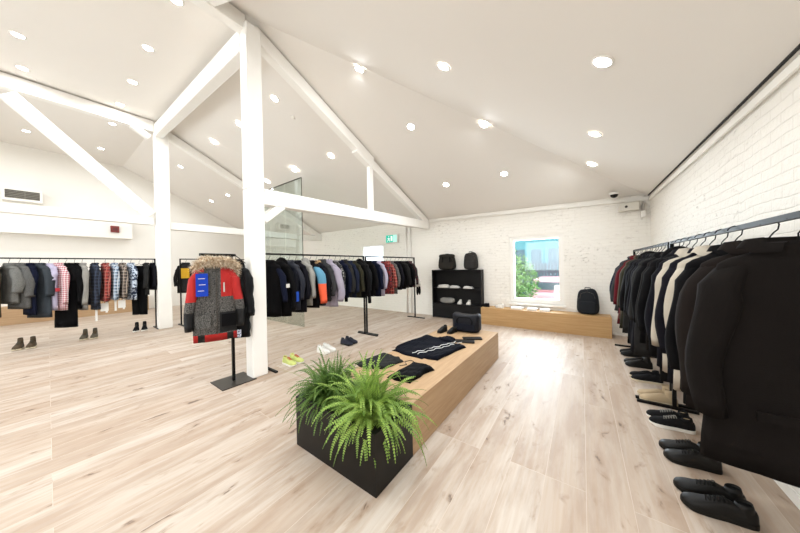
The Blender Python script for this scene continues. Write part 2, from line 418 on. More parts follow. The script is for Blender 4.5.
ORD = ['', 'first', 'second', 'third', 'fourth', 'fifth', 'sixth', 'seventh', 'eighth', 'ninth', 'tenth', 'eleventh', 'twelfth', 'thirteenth', 'fourteenth', 'fifteenth', 'sixteenth', 'seventeenth', 'eighteenth', 'nineteenth', 'twentieth', 'twenty-first', 'twenty-second', 'twenty-third', 'twenty-fourth', 'twenty-fifth', 'twenty-sixth', 'twenty-seventh', 'twenty-eighth', 'twenty-ninth', 'thirtieth']
rows = [
 ('the row nearest the brick side wall', [(.165, 2.72), (.165, 4.25), (.165, 5.61)]),
 ('the row above the low wooden plinth', [(-1.33, 2.84), (-1.35, 4.47), (-1.32, 5.71)]),
 ('the sloping row just behind the ridge beam', [(-2.82, 2.93), (-4.86, 2.65), (-6.51, 2.68), (-8.14, 2.70), (-9.65, 2.72), (-11.17, 2.72)]),
 ('the sloping row halfway down to the windows', [(-2.61, 4.08), (-4.94, 4.08), (-6.57, 4.11), (-8.19, 4.17), (-11.16, 4.14), (-12.76, 4.11)]),
 ('the flat ceiling row along the ridge beam', [(-4.46, 1.08), (-5.94, 1.05), (-7.43, 1.07), (-8.87, 1.06), (-10.3, 1.08)]),
 ('the flat ceiling row above the upper beam', [(-6.1, -.2), (-7.4, -.23), (-8.71, -.23)]),
]
for rn, pts in rows:
    for i, (x, y) in enumerate(pts): downlight(x, y, 'round recessed downlight, %s one along %s' % (ORD[i+1], rn))
downlight(-2.66, 5.69, 'round recessed downlight nearest the rafter foot, above the black shelf unit')
# the same grid goes on behind the camera
for x in (.165, -1.33, -2.83):
    for y in (1.2, -.4, -2.0): downlight(x, y, 'round recessed downlight of the grid behind the camera')
for x in (-4.6, -7.4, -10.2, -12.8):
    for y in (-1.8, -3.0): downlight(x, y, 'round recessed downlight of the grid behind the camera')
for x, y in ((-12.8, 1.08), (-12.8, -.3), (-12.8, 2.7)):
    downlight(x, y, 'round recessed downlight of the grid, hidden behind the timber frame')
# smoke detector
z, n = ceil_frame(-4.88, 3.05)
t = thing('smoke_detector', 'tiny white smoke detector on the slope between the rafters', 'detector', (-4.88, 3.05, z)); t.rotation_euler = n.to_track_quat('-Z', 'Y').to_euler()
bm = bmesh.new(); bmesh.ops.create_cone(bm, cap_ends=True, segments=16, radius1=.03, radius2=.05, depth=.035); mesh_obj('body', bm, MW, t, loc=(0, 0, -.018))

# ------------------------------------------------------------------ wall fittings
t = thing('air_vent', 'grey louvred air vent in a white frame high on the far wall', 'vent', (XL+.301, -.42, 4.02))
XV = 0.0
bm = bmesh.new()
for a in ((-.36, -.31, -.2, .2), (.31, .36, -.2, .2), (-.31, .31, -.2, -.13), (-.31, .31, .13, .2)): box(bm, XV-.3, XV+.03, a[0], a[1], a[2], a[3])
mesh_obj('frame', bm, MW, t)
boxo('backing', (XV-.3, XV-.02, -.31, .31, -.13, .13), plain('vent_grey', '#5e5a52', .6), t)
bm = bmesh.new()
for k in range(5): box(bm, XV-.02, XV+.012, -.31, .31, -.12+k*.05, -.10+k*.05)
box(bm, XV-.02, XV+.016, .03, .045, -.13, .13); mesh_obj('louvres', bm, plain('vent_slat', '#8d877b', .5), t)
t = thing('fire_alarm_box', 'small dark red square sounder box on the far white wall', 'alarm', (XL+.301, 1.50, 3.15))
boxo('body', (0, .06, -.11, .11, -.12, .12), plain('alarm_red', '#7a2a22', .5), t, .01)
boxo('grille', (.06, .066, -.06, .06, -.06, .06), plain('alarm_dark', '#5a1d18', .5), t)

t = thing('exit_sign', 'green and white running figure exit sign on the brick wall', 'sign', (-5.28, YW-.09, 2.49))
boxo('housing', (-.25, .25, 0, .06, -.14, .14), MW, t, .01)
MEX = emit('exit_green', lin('#17b7a0'), .35); MEXW = emit('exit_white', (.9, 1, .97, 1), .25)
boxo('green_panel', (-.235, .07, -.006, 0, -.125, .125), MEX, t)
boxo('pale_panel', (.07, .235, -.006, 0, -.125, .125), emit('exit_pale', lin('#b8efe6'), .2), t)
bm = bmesh.new(); box(bm, -.03, .045, -.010, -.006, -.08, .09); mesh_obj('door_symbol', bm, MEXW, t)
bm = bmesh.new()
for a, b, r in (((-.12, 0, .03), (-.10, 0, -.02), .022), ((-.10, 0, -.02), (-.07, 0, -.09), .013), ((-.10, 0, -.02), (-.15, 0, -.05), .013), ((-.15, 0, -.05), (-.18, 0, -.085), .011), ((-.12, 0, .03), (-.07, 0, .0), .011), ((-.12, 0, .03), (-.17, 0, .0), .011), ((-.11, 0, .062), (-.105, 0, .085), .019)):
    tube(bm, [(a[0], -.008, a[2]), (b[0], -.008, b[2])], r, 6)
bmesh.ops.scale(bm, vec=(1, .2, 1), verts=bm.verts[:], space=Matrix.Translation((0, .006, 0)))
mesh_obj('running_figure', bm, MEXW, t)

z = 2.86
t = thing('security_camera', 'black dome security camera under the ceiling near the far corner', 'camera', (.55, 6.72, 2.915))
bm = bmesh.new(); bmesh.ops.create_cone(bm, cap_ends=True, segments=20, radius1=.075, radius2=.085, depth=.04); mesh_obj('base', bm, MW, t, loc=(0, 0, .01))
bm = bmesh.new(); bmesh.ops.create_uvsphere(bm, u_segments=20, v_segments=10, radius=.065)
bmesh.ops.delete(bm, geom=[v for v in bm.verts if v.co.z > .01], context='VERTS'); mesh_obj('dome', bm, plain('dome_black', '#0d0d0e', .15), t, True, loc=(0, 0, -.01))
t = thing('wall_speaker', 'pale grey box fitting on the brick wall under the ceiling corner', 'speaker', (.80, YW, 2.66))
boxo('case', (-.17, .14, -.16, -.005, -.09, .07), plain('case_grey', '#d8d2c6', .5), t, .012)
bm = bmesh.new(); tube(bm, [(-.06, -.158, -.01), (-.06, -.165, -.01)], .025, 12); mesh_obj('badge', bm, MDARK, t)
t = thing('motion_sensor', 'small white motion sensor in the corner beside the grey box fitting', 'sensor', (1.0, YW-.005, 2.62))
boxo('body', (-.035, .035, -.09, 0, -.2, -.07), MW, t, .012)
bm = bmesh.new(); tube(bm, [(0, -.03, -.07), (0, -.05, .03), (.02, -.03, .1)], .022, 8); mesh_obj('bracket', bm, MGREY, t)
# conduits on the far brick wall
for i, (x, lab) in enumerate(((-4.55, 'white vertical conduit on the brick wall nearest the rafter foot'), (-4.72, 'white vertical conduit on the brick wall nearest the exit sign'))):
    bm = bmesh.new(); tube(bm, [(0, 0, 0), (0, 0, 2.85)], .025, 8); tag(mesh_obj('conduit', bm, MW, None, True, (x, YW-.027, 0.005)), lab, 'pipe')

# glass partition
t = thing('glass_partition', 'tall clear glass screen in thin dark frame behind the near post', 'glass screen', (-6.75, 3.9, 0))
for i in range(3):
    x1 = .83 - i*.84; bm = bmesh.new(); box(bm, x1-.82, x1, -.006, .006, .0, 3.91); mesh_obj('glass_panel', bm, MGLS, t)
bm = bmesh.new(); box(bm, .83, .838, -.008, .008, 1.6, 3.92); mesh_obj('end_post', bm, MBRZ, t)
bm = bmesh.new(); box(bm, -1.69, .83, -.01, .01, 3.91, 3.925); mesh_obj('top_rail', bm, MBRZ, t)

# ------------------------------------------------------------------ outside the windows
o = boxo('ground_outside', (-20, 12, 7.31, 30, -.35, -.2), plain('paving', '#b9b4aa', .9)); struct(o)
t = thing('neighbour_building', 'pale teal clad building seen outside the window', 'building', (-2.0, 15, -.2))
boxo('wall', (-2.6, 3.6, 0, 4, 0, 3.6), plain('teal_cladding', '#4f949d', .7), t)
boxo('roof', (-2.8, 3.8, -.3, 4.2, 3.6, 3.8), plain('roof_grey', '#7f8a90', .7), t)
bm = bmesh.new()
for k in range(5): box(bm, -1.0+k*.8, -.5+k*.8, -.03, 0, 1.7, 2.5)
mesh_obj('window_strip', bm, plain('dark_glazing', '#4d6a78', .2), t)
t = thing('garden_fence', 'dark slatted fence behind the bushes outside the window', 'fence', (-1.5, 13.3, -.2))
bm = bmesh.new()
for k in range(30): box(bm, -1.2+k*.13, -1.1+k*.13, 0, .03, 0, 1.75)
mesh_obj('slats', bm, plain('fence_dark', '#4a525e', .8), t)
bm = bmesh.new(); box(bm, -1.2, 2.7, .03, .08, .4, .5); box(bm, -1.2, 2.7, .03, .08, 1.3, 1.4); mesh_obj('rails', bm, plain('fence_rail', '#434a55', .8), t)
def shrub(name, label, loc, rx, rz, n, leaf, seed, mat):
    rnd = random.Random(seed); t = thing(name, label, 'plant', loc)
    bm = bmesh.new(); tube(bm, [(0, 0, 0), (.03, .02, rz*.6), (.0, 0, rz)], [.05, .04, .02], 6); mesh_obj('stem', bm, plain('bark', '#5c4c3d', .9), t)
    bm = bmesh.new()
    for _ in range(n):
        d = Vector((rnd.gauss(0, 1), rnd.gauss(0, 1), rnd.gauss(0, 1))).normalized()*(rnd.random()**.4)
        p = Vector((d.x*rx, d.y*rx, rz + d.z*rz*.9)); a = Vector((rnd.gauss(0, 1), rnd.gauss(0, 1), rnd.gauss(0, .6))).normalized()
        b = a.cross(Vector((rnd.gauss(0, 1), rnd.gauss(0, 1), rnd.gauss(0, 1)))).normalized()
        bm.faces.new([bm.verts.new(p + q) for q in (a*leaf, b*leaf*.45, -a*leaf, -b*leaf*.45)])
    mesh_obj('foliage', bm, mat, t); return t
ML1 = blotch('leaves_light', '#5f8a4c', '#8fae74', 3); ML2 = blotch('leaves_dark', '#3f5e3c', '#5c7f4f', 3)
shrub('garden_bush', 'leafy green bush close outside the window', (-1.78, 9.3, -.2), .66, 1.08, 1500, .07, 3, ML1)
shrub('garden_tree', 'taller light green tree outside the window behind the bush', (-2.9, 11.6, -.2), .75, 1.6, 1100, .08, 4, ML1)
shrub('garden_tree', 'dark leaved branch tree at the top of the window view', (-2.55, 10.6, 1.3), .5, .9, 350, .08, 5, ML2)
t = thing('parked_car', 'pink hatchback parked outside low in the window view', 'car', (-1.0, 11.2, -.45))
MPK = plain('pink_paint', '#e8b4bc', .3)
def rbox(x0, x1, y0, y1, z0, z1, b): 
    bm = bmesh.new(); box(bm, x0, x1, y0, y1, z0, z1); bevel(bm, b, 3); return bm
mesh_obj('body', rbox(-.75, .9, 0, 3.6, .25, .85, .12), MPK, t, True); mesh_obj('cabin', rbox(-.65, .8, .2, 2.4, .8, 1.4, .16), MPK, t, True)
boxo('rear_window', (-.5, .65, .17, .2, .95, 1.25), plain('car_glass', '#50606a', .1), t)
for xx in (-.72, .72):
    for yy in (.7, 2.8):
        bm = bmesh.new(); tube(bm, [(xx-.09, yy, .3), (xx+.17, yy, .3)], .3, 18); mesh_obj('wheel', bm, MRUBK, t)
t = thing('utility_cabinet', 'white outdoor cabinet with two round vents outside the window', 'cabinet', (-.42, 9.6, -.2))
boxo('case', (-.33, .33, 0, .4, 0, 1.0), MW, t, .02)
for xx in (-.15, .15):
    bm = bmesh.new(); tube(bm, [(xx, -.012, .82), (xx, .0, .82)], .07, 16); mesh_obj('vent_disc', bm, MGREY, t)

# ------------------------------------------------------------------ furniture
# long plinth with planter end
t = thing('display_plinth', 'long low oak display plinth with a black planter at its end', 'plinth', (-1.6, 1.26, 0))
boxo('wood_body', (-.46, .46, .455, 3.06, 0, .425), MOAK, t, .003)
bm = bmesh.new()
box(bm, -.46, .46, 0, .03, 0, .425); box(bm, -.46, .46, .425, .455, 0, .425); box(bm, -.46, -.43, .03, .425, 0, .425); box(bm, .43, .46, .03, .425, 0, .425); box(bm, -.43, .43, .03, .425, 0, .05)
mesh_obj('planter_box', bm, MBOX, t)
boxo('soil', (-.43, .43, .03, .425, .05, .36), plain('soil', '#2a1f17', .95, bump=.6), t)

t = thing('window_bench', 'long low oak bench under the window on the brick wall', 'bench', (-.85, 6.56, 0))
boxo('body', (-1.31, 1.32, .02, .40, 0, .43), MOAKX, t, .003)
t = thing('wall_bench', 'long low oak bench along the far vented wall', 'bench', (XL+.24, -.6, 0))
boxo('body', (-.23, .2, -2.9, 2.95, 0, .55), MOAK, t, .004)

t = thing('shelf_unit', 'black open shelf unit against the brick wall beside the window', 'shelf', (-2.95, 6.86, 0))
xa, xb = -.72, .76
for a, n in (((xa, xa+.03, -.12, .1, 0, 1.41), 'side_panel'), ((xb-.03, xb, -.12, .1, 0, 1.41), 'side_panel'), ((xa+.03, xb-.03, .08, .1, 0, 1.38), 'back_panel'),
             ((xa+.03, xb-.03, -.12, .1, 1.38, 1.41), 'top_panel'), ((xa+.03, xb-.03, -.12, .08, .86, .885), 'shelf'), ((xa+.03, xb-.03, -.12, .08, .40, .43), 'shelf'), ((xa+.03, xb-.03, -.12, -.10, .02, .40), 'plinth_panel')):
    boxo(n, a, MSHELF, t)

# clothes rails
def rack(name, label, x, y0, y1, z, foot=.45, off=0.0, up=(1, 1)):
    t = thing(name, label, 'clothes rail', (x, (y0+y1)/2, 0)); h = (y1-y0)/2
    bm = bmesh.new(); box(bm, -.014, .014, -h, h, z-.014, z+.014); mesh_obj('rail', bm, MBLK, t)
    for s, on in ((-1, up[0]), (1, up[1])):
        if not on: continue
        yy = s*(h-.015)
        boxo('upright', (-.015, .015, yy-.015, yy+.015, .025, z-.014), MBLK, t)
        boxo('foot_bar', (off-foot/2, off+foot/2, yy-.02, yy+.02, 0, .025), MBLK, t, .003)
    return t
ZR, ZM, ZL = 1.735, 1.785, 1.87
rack('clothes_rail', 'black metal clothes rail by the brick side wall, end nearest the window', .76, 3.87, 6.13, ZR, .46, -.06)
rack('clothes_rail', 'black metal clothes rail by the brick side wall, end nearest the camera', .76, 1.2, 3.81, ZR, .46, -.06)
rack('clothes_rail', 'black metal clothes rail starting behind the near white post', -4.08, 1.95, 4.26, ZM, .6, .08)
rack('clothes_rail', 'black metal clothes rail ending beside the black shelf unit', -4.08, 4.30, 6.42, ZM, .6, .03)
rack('clothes_rail', 'black metal clothes rail by the far vented wall', -9.42, -1.3, 1.72, ZL, .5)
rack('clothes_rail', 'distant black clothes rail between the white posts', -9.2, 2.17, 4.5, ZL, .5)

t = thing('coat_stand', 'slim black display stand with T bar and flat square base', 'stand', (-3.95, 1.49, 0))
boxo('base_plate', (-.21, .21, -.21, .21, 0, .012), MBRZ, t, .003)
bm = bmesh.new(); box(bm, -.016, .016, -.016, .016, .012, 1.73); mesh_obj('pole', bm, MBLK, t)
bm = bmesh.new(); box(bm, -.016, .016, -.36, .05, 1.73, 1.765); mesh_obj('cross_bar', bm, MBLK, t)
bm = bmesh.new(); tube(bm, [(0, .05, 1.747), (.0, .2, 1.62), (.0, .22, 1.64)], .006, 6); mesh_obj('hook', bm, MBLK, t)

# ------------------------------------------------------------------ garments
def hanger(label, loc, rz, group, mat=None):
    bm = bmesh.new()
    tube(bm, [(0, 0, -.01), (0, 0, .045), (.012, 0, .066), (.026, 0, .082), (.030, 0, .108), (.018, 0, .130), (0, 0, .1365), (-.018, 0, .130), (-.029, 0, .110)], .0032, 6)
    tube(bm, [(-.14, 0, -.05), (0, 0, -.005), (.14, 0, -.05)], .006, 5)
    o = mesh_obj('hanger', bm, mat or MBLK, None, True, loc); o.rotation_euler = (0, 0, rz)
    return tag(o, label, 'hanger', group)
def body_mesh(L, sw, hd, flare, quilt, rnd, seg=28, neck=.065):
    bm = bmesh.new(); rings = []
    ph = [rnd.uniform(0, 6.28) for _ in range(4)]
    prof = [(.015, neck, .045), (-.012, neck+.02, .052), (-.035, sw*.55, .056), (-.06, sw*.82, .062), (-.085, sw*.96, .072), (-.12, sw, .85*hd), (-.18, sw*.985, hd)]
    nz = 14 if quilt else 8
    for i in range(1, nz+1):
        k = i/nz; prof.append((-.18-(L-.18)*k, sw*(.985+flare*k), hd*(1-.12*k)))
    for z, a, b in prof:
        if quilt and z < -.1:
            q = abs(math.sin(-z*PI/.085)); a *= .95+.08*q; b *= .82+.3*q
        k = min(1, max(0, -z/L)); ring = []
        for j in range(seg):
            th = 2*PI*j/seg; x, y = supell(a, b, th, 2.4)
            f = 1 + k*(.10*math.sin(5*th+ph[0]) + .07*math.sin(8*th+ph[1]+z*5) + .05*math.sin(3*th+ph[2]-z*7))
            ring.append(bm.verts.new((x*(1+(f-1)*.35), y*f, z)))
        rings.append(ring)
    loft(bm, rings, False)
    # turned-in hem and neck
    for ring, dz in ((rings[-1], .04), (rings[0], -.05)):
        inner = [bm.verts.new((v.co.x*.9, v.co.y*.8, v.co.z+dz)) for v in ring]
        n = len(ring)
        for k in range(n): bm.faces.new((ring[k], ring[(k+1) % n], inner[(k+1) % n], inner[k]))
        bm.faces.new(inner)
    recalc(bm); return bm
def sleeve_mesh(s, sw, length, splay, r, quilt, rnd, fwd=.03):
    bm = bmesh.new(); n = 12; seg = 16; rings = []
    ph = rnd.uniform(0, 6.28)
    ctl = [(sw*.60, -.066, .30), (sw*.82, -.092, .50), (sw*.97, -.135, .74), (sw+splay*.35, -.205, .92)]
    z0 = -.20; l2 = length-.115
    for i in range(1, n-2):
        k = i/(n-3); ctl.append((sw + splay*(.35+.65*math.sin(min(1, k*1.3)*PI/2)) + .012*math.sin(k*6+ph), z0-l2*k, 1.0-.30*k))
    for i, (out, z, f) in enumerate(ctl):
        k = max(0, -z)/length; rad = r*f
        if quilt and i > 1: rad *= .9+.18*abs(math.sin(z*PI/.085))
        nx = Vector(ctl[min(i+1, len(ctl)-1)][:2]) - Vector(ctl[max(i-1, 0)][:2]); nx.normalize()
        ring = []
        for j in range(seg):
            th = 2*PI*j/seg; w = 1+.06*math.sin(3*th+ph+k*9); a, b = math.cos(th)*rad*w*.74, math.sin(th)*rad*w*.95
            ring.append(bm.verts.new((s*(out - r*.45 - a*nx.y*1.0), b - fwd*k*k, z + a*nx.x)))
        rings.append(ring)
    loft(bm, rings, False); bm.faces.new(rings[0])
    inner = [bm.verts.new((v.co.x, v.co.y, v.co.z+.03)) for v in rings[-1]]
    c = sum((v.co for v in inner), Vector())/seg
    for v in inner: v.co.x = c.x+(v.co.x-c.x)*.85; v.co.y = c.y+(v.co.y-c.y)*.85
    for k in range(seg): bm.faces.new((rings[-1][k], rings[-1][(k+1) % seg], inner[(k+1) % seg], inner[k]))
    bm.faces.new(inner); recalc(bm); return bm
def collar_mesh(neck, h, spread, seg=20, gap=.5):
    bm = bmesh.new(); rings = []
    pts = []
    for j in range(seg+1):
        th = -PI/2 + gap/2 + (2*PI-gap)*j/seg
        pts.append(th)
    def row(a, b, z): return [bm.verts.new((a*math.cos(t), b*math.sin(t), z - (.025 if math.sin(t) < -.5 else 0))) for t in pts]
    r = [row(neck, .047, .0), row(neck+.004, .05, h), row(neck+.02+spread, .058+spread*.6, h-.006), row(neck+.03+spread*1.5, .066+spread*.7, -.012)]
    for a, b in zip(r, r[1:]):
        for k in range(seg): bm.faces.new((a[k], a[k+1], b[k+1], b[k]))
    recalc(bm); return bm
def hood_mesh(w, drop):
    bm = bmesh.new(); bmesh.ops.create_uvsphere(bm, u_segments=18, v_segments=10, radius=1)
    for v in bm.verts: v.co = Vector((v.co.x*w, v.co.y*.055+.055, v.co.z*drop - drop*.75 + .045))
    return bm
def strip(b, mat, name, parent, label=None):
    o = boxo(name, b, mat, parent)
    if label: o['label'] = label
    return o
def garment(name, label, cat, loc, rz, group, body, sleeve=None, L=.72, sw=.21, hd=.062, sl=.56, splay=.05, sr=.062, flare=0, quilt=False,
            collar='shirt', cmat=None, trim=(), seed=0, fwd=.03, neck=.065):
    rnd = random.Random(seed); t = thing(name, label, cat, loc, rz, group)
    mesh_obj('torso', body_mesh(L, sw, hd, flare, quilt, rnd, neck=neck), body, t, True)
    if sl:
        ms = sleeve if isinstance(sleeve, tuple) else (sleeve or body, sleeve or body)
        for s, m in ((-1, ms[0]), (1, ms[1])):
            mesh_obj('sleeve', sleeve_mesh(s, sw, sl, splay, sr, quilt, rnd, fwd), m, t, True)
    cm = cmat or body
    if collar == 'shirt': mesh_obj('collar', collar_mesh(neck, .028, .012), cm, t, True)
    elif collar == 'stand': mesh_obj('collar', collar_mesh(neck, .05, .0, gap=.3), cm, t, True)
    elif collar == 'lapel': mesh_obj('collar', collar_mesh(neck, .035, .03, gap=.9), cm, t, True)
    elif collar == 'hood': mesh_obj('hood', hood_mesh(.12, .12), cm, t, True)
    f = -hd-.012
    for kind in trim:
        k = kind[0]
        if k == 'zip': strip((-.006, .006, f, f+.02, -L+.02, -.05), kind[1], 'zip', t)
        elif k == 'placket': strip((-.018, .018, f, f+.02, -L+.03, -.04), kind[1], 'placket', t)
        elif k == 'tag': strip((kind[2], kind[2]+.055, f-.014, f-.010, -L-.13, -L-.02), kind[1], 'price_tag', t, kind[3] if len(kind) > 3 else None)
        elif k == 'sidetag':
            strip((.06, .064, kind[2], kind[2]+.13, -L-.24, -L-.05), kind[1], 'price_tag', t, kind[3])
            strip((.05, .053, kind[2]+.05, kind[2]+.055, -L-.06, -L+.06), kind[1], 'tag_string', t)
        elif k == 'patch':   # (mat, x0,x1,z0,z1,label)
            strip((kind[2], kind[3], f-.012, f-.002, kind[4], kind[5]), kind[1], 'patch', t, kind[6])
        elif k == 'armpatch':  # band on the sleeve facing the room (mat, z0, z1, label)
            o = boxo('patch', (sw+splay-.005, sw+splay+.022, -.03, .03, kind[2], kind[3]), kind[1], t, .004); o['label'] = kind[4]
        elif k == 'drop':  # strip hanging below the hem
            strip((kind[2], kind[2]+.006, -.018, .018, -L-.28, -L+.02), kind[1], 'ribbon', t, 'hanging pale ribbon')
    return t
def trousers(label, loc, rz, group, mat, L=.95, w=.20, seed=0, name='trousers'):
    rnd = random.Random(seed); t = thing(name, label, 'trousers', loc, rz, group)
    bm = bmesh.new(); rings = []
    for z, a, b in ((.0, w*.8, .02), (-.03, w*.95, .03), (-.2, w, .042), (-.4, w*.98, .045)):
        rings.append([bm.verts.new((*supell(a, b, 2*PI*j/24, 3), z)) for j in range(24)])
    loft(bm, rings); recalc(bm); mesh_obj('waist', bm, mat, t, True)
    for s in (-1, 1):
        bm = bmesh.new(); rings = []
        for i in range(7):
            k = i/6; a = w*.52*(1-.18*k); rings.append([bm.verts.new((s*w*(.48-.02*k)+x, y, -.38-(L-.38)*k)) for x, y in (supell(a, .042*(1-.15*k), 2*PI*j/18, 2.6) for j in range(18))])
        loft(bm, rings); recalc(bm); mesh_obj('leg', bm, mat, t, True)
    return t

K = fabric('#0e0d0e'); K2 = fabric('#15141a'); CH = fabric('#2a2928'); DG = fabric('#3a3a3b'); MG = fabric('#5a5957', speck=.12); LG = fabric('#97948d', speck=.12)
NV = fabric('#14182a'); NV2 = fabric('#1d2233'); OL = fabric('#302e22'); BG = fabric('#5c1a20'); BR = fabric('#2b2119'); GB = fabric('#5a4d40'); CR = fabric('#bfb4a3', rough=.85); TAN = fabric('#a58763')
KS = fabric('#09090b', .6, .6, 0, .06); KNV = fabric('#101321', .55, .6, 0, .2); WC = fabric('#171311', .95, .35); WC2 = fabric('#1e1815', .95, .35)
LIL = fabric('#a39aa8', .6, .7, 0, .15); BLU = fabric('#4f7f97', .7); ORG = fabric('#d8542f', .7); LAV = fabric('#b6aebf'); PALE = fabric('#b9b2c8'); RED = fabric('#c01f1c', .7); WHT = fabric('#ddd8d0')
P_RED = plaid('red', '#8c2a24', '#4a1714', '#b9776a', 13); P_BLUE = plaid('blue', '#93a5b7', '#2d3b52', '#d9dde0', 13); P_BRN = plaid('brown', '#6b5d52', '#2b2624', '#b9aa9c', 13)
P_BW = blotch('leaf', '#b9c4d2', '#27324a', 18); P_PINK = plaid('pink', '#e3d3d3', '#b0525f', '#8b3546', 22, .45, .1); P_NV = plaid('navy', '#171c2b', '#0d0f17', '#39445a', 13)
P_RK = blotch('redblack', '#7c1b1e', '#1d1213', 30); P_GR = plaid('grey', '#4c4947', '#232221', '#83807a', 24)
P_FLOR = blotch('flower', '#191818', '#8e8a86', 30, .58, .62); P_RP = blotch('dull', '#231a1b', '#5a2226', 26, .55, .6)

# --- rail by the brick side wall (order: from the window end to the camera end)
RW = 'the side wall rail'; RWG = 'garments on the side wall rail'
right = [
 ('overcoat', 'dark navy jacket', 'jacket', dict(body=NV2, L=.95, splay=0.13, flare=0.38, sl=.68)),
 ('jacket', 'charcoal zip jacket', 'jacket', dict(body=DG, L=.92, splay=0.13, flare=0.38, sl=.68)),
 ('jacket', 'dark grey knit jacket', 'jacket', dict(body=CH, L=.95, splay=0.12, flare=0.38, sl=.68)),
 ('cardigan', 'burgundy knit cardigan', 'cardigan', dict(body=BG, L=1.09, splay=0.13, flare=0.38, sl=.68, collar='lapel')),
 ('jacket', 'grey brown wool jacket', 'jacket', dict(body=GB, L=.98, splay=0.10, flare=0.38, sl=.68)),
 ('coat', 'dark olive wool coat', 'coat', dict(body=OL, L=1.09, splay=0.10, flare=0.38, sl=.68)),
 ('coat', 'charcoal wool coat', 'coat', dict(body=CH, L=1.12, splay=0.08, flare=0.38, sl=.68)),
 ('coat', 'long black coat with hood', 'coat', dict(body=K, L=1.23, splay=0.10, flare=0.22, sl=.68, collar='hood')),
 ('coat', 'plain black coat', 'coat', dict(body=K2, L=1.20, splay=0.08, flare=0.22, sl=.68)),
 ('coat', 'matt black coat with stand collar', 'coat', dict(body=K, L=1.25, splay=0.08, flare=0.22, sl=.68, collar='stand')),
 ('jacket', 'black jacket with dark zip', 'jacket', dict(body=K2, L=1.20, splay=0.08, flare=0.22, sl=.68, trim=[('zip', MBRZ)])),
 ('coat', 'washed black parka coat', 'coat', dict(body=CH, L=1.19, splay=0.08, flare=0.22, sl=.68)),
 ('coat', 'black trench coat', 'coat', dict(body=K, L=1.00, splay=0.08, flare=0.08, sl=.68)),
 ('coat', 'soft black wool coat', 'coat', dict(body=WC, L=1.00, splay=0.08, flare=0.08, sl=.68)),
 ('coat', 'black duffel coat', 'coat', dict(body=K, L=1.00, splay=0.08, flare=0.08, sl=.68, collar='hood')),
 ('trousers', 'long black trousers', 'trousers', dict(body=K, L=1.12)),
 ('coat', 'black coat with wide lapels', 'coat', dict(body=K2, L=1.00, splay=0.08, flare=0.08, sl=.68, collar='lapel')),
 ('coat', 'slim pale cream coat', 'coat', dict(body=CR, L=.98, splay=0.06, flare=0.08, sl=.68, collar='lapel')),
 ('coat', 'black navy coat', 'coat', dict(body=K2, L=1.00, splay=0.07, flare=0.08, sl=.68)),
 ('coat', 'cream wool coat', 'coat', dict(body=CR, L=.98, splay=0.06, flare=0.08, sl=.68, collar='lapel')),
 ('coat', 'black smooth coat', 'coat', dict(body=K, L=1.00, splay=0.08, flare=0.08, sl=.68)),
]
ys = [5.98, 5.82, 5.66, 5.50, 5.33, 5.16, 4.99, 4.82, 4.65, 4.48, 4.31, 4.14, 3.98, 3.66, 3.48, 3.32, 3.17, 2.97, 2.79, 2.60, 2.42]
def squash(t, xmax):
    # cloth pressed flat where it meets the wall
    if xmax:
        for c in t.children:
            for v in c.data.vertices:
                if v.co.x > xmax-.06: v.co.x = xmax-.06 + .06*(1-math.exp(-(v.co.x-xmax+.06)/.06))
def hang(items, ys, x, zr, rail, grp, fwdseed, kx=.0, rzs=None, end='the window end', xmax=None):
    N = len(items)
    for i, ((nm, desc, cat, kw), y) in enumerate(zip(items, ys)):
        rnd = random.Random(fwdseed+i); kw = dict(kw)
        rz = rzs[i] if rzs else rnd.uniform(-.10, .10)
        xx = x + rnd.uniform(-kx, kx); z = zr-.1215
        lab = '%s, %s from %s of %s' % (desc, ORD[i+1], end, rail)
        if nm == 'trousers': trousers(lab, (xx, y, z-.05), rz, grp, kw['body'], L=kw.get('L', 1.2), seed=fwdseed+i)
        else: squash(garment(nm, lab, cat, (xx, y, z), rz, grp, seed=fwdseed+i, **kw), xmax)
        hanger('black hanger carrying the %s, on %s' % (desc.split(',')[0], rail), (xx, y, z), rz, 'hangers on ' + rail)
hang(right, ys, .755, ZR, RW, RWG, 100, .008, end='the window end', xmax=.255)
# big dark coats nearest the camera
for y, lab, desc, m, s, rz in ((2.14, 'black brown wool coat half hidden behind the closest coat on the side wall rail', 'half hidten coat', WC2, 140, .04), (1.93, 'large black wool coat with wide collar, closest garment to the camera', 'closest big wool coat', WC, 141, .04)):
    desc = desc.replace('hidten', 'hidden')
    cg = garment('coat', lab, 'coat', (.775, y, ZR-.1215), rz, RWG, body=m, L=1.04 if y < 2 else .90, sw=.245, hd=.08, sl=.72, splay=.085, sr=.10, flare=.22, collar='lapel', seed=s, neck=.10,
            trim=[('patch', m, -.16, -.05, -.78, -.74, 'pocket flap')])
    squash(cg, .25)
    hanger('black hanger carrying the %s, on the side wall rail' % desc, (.775, y, ZR-.1215), rz, 'hangers on ' + RW)

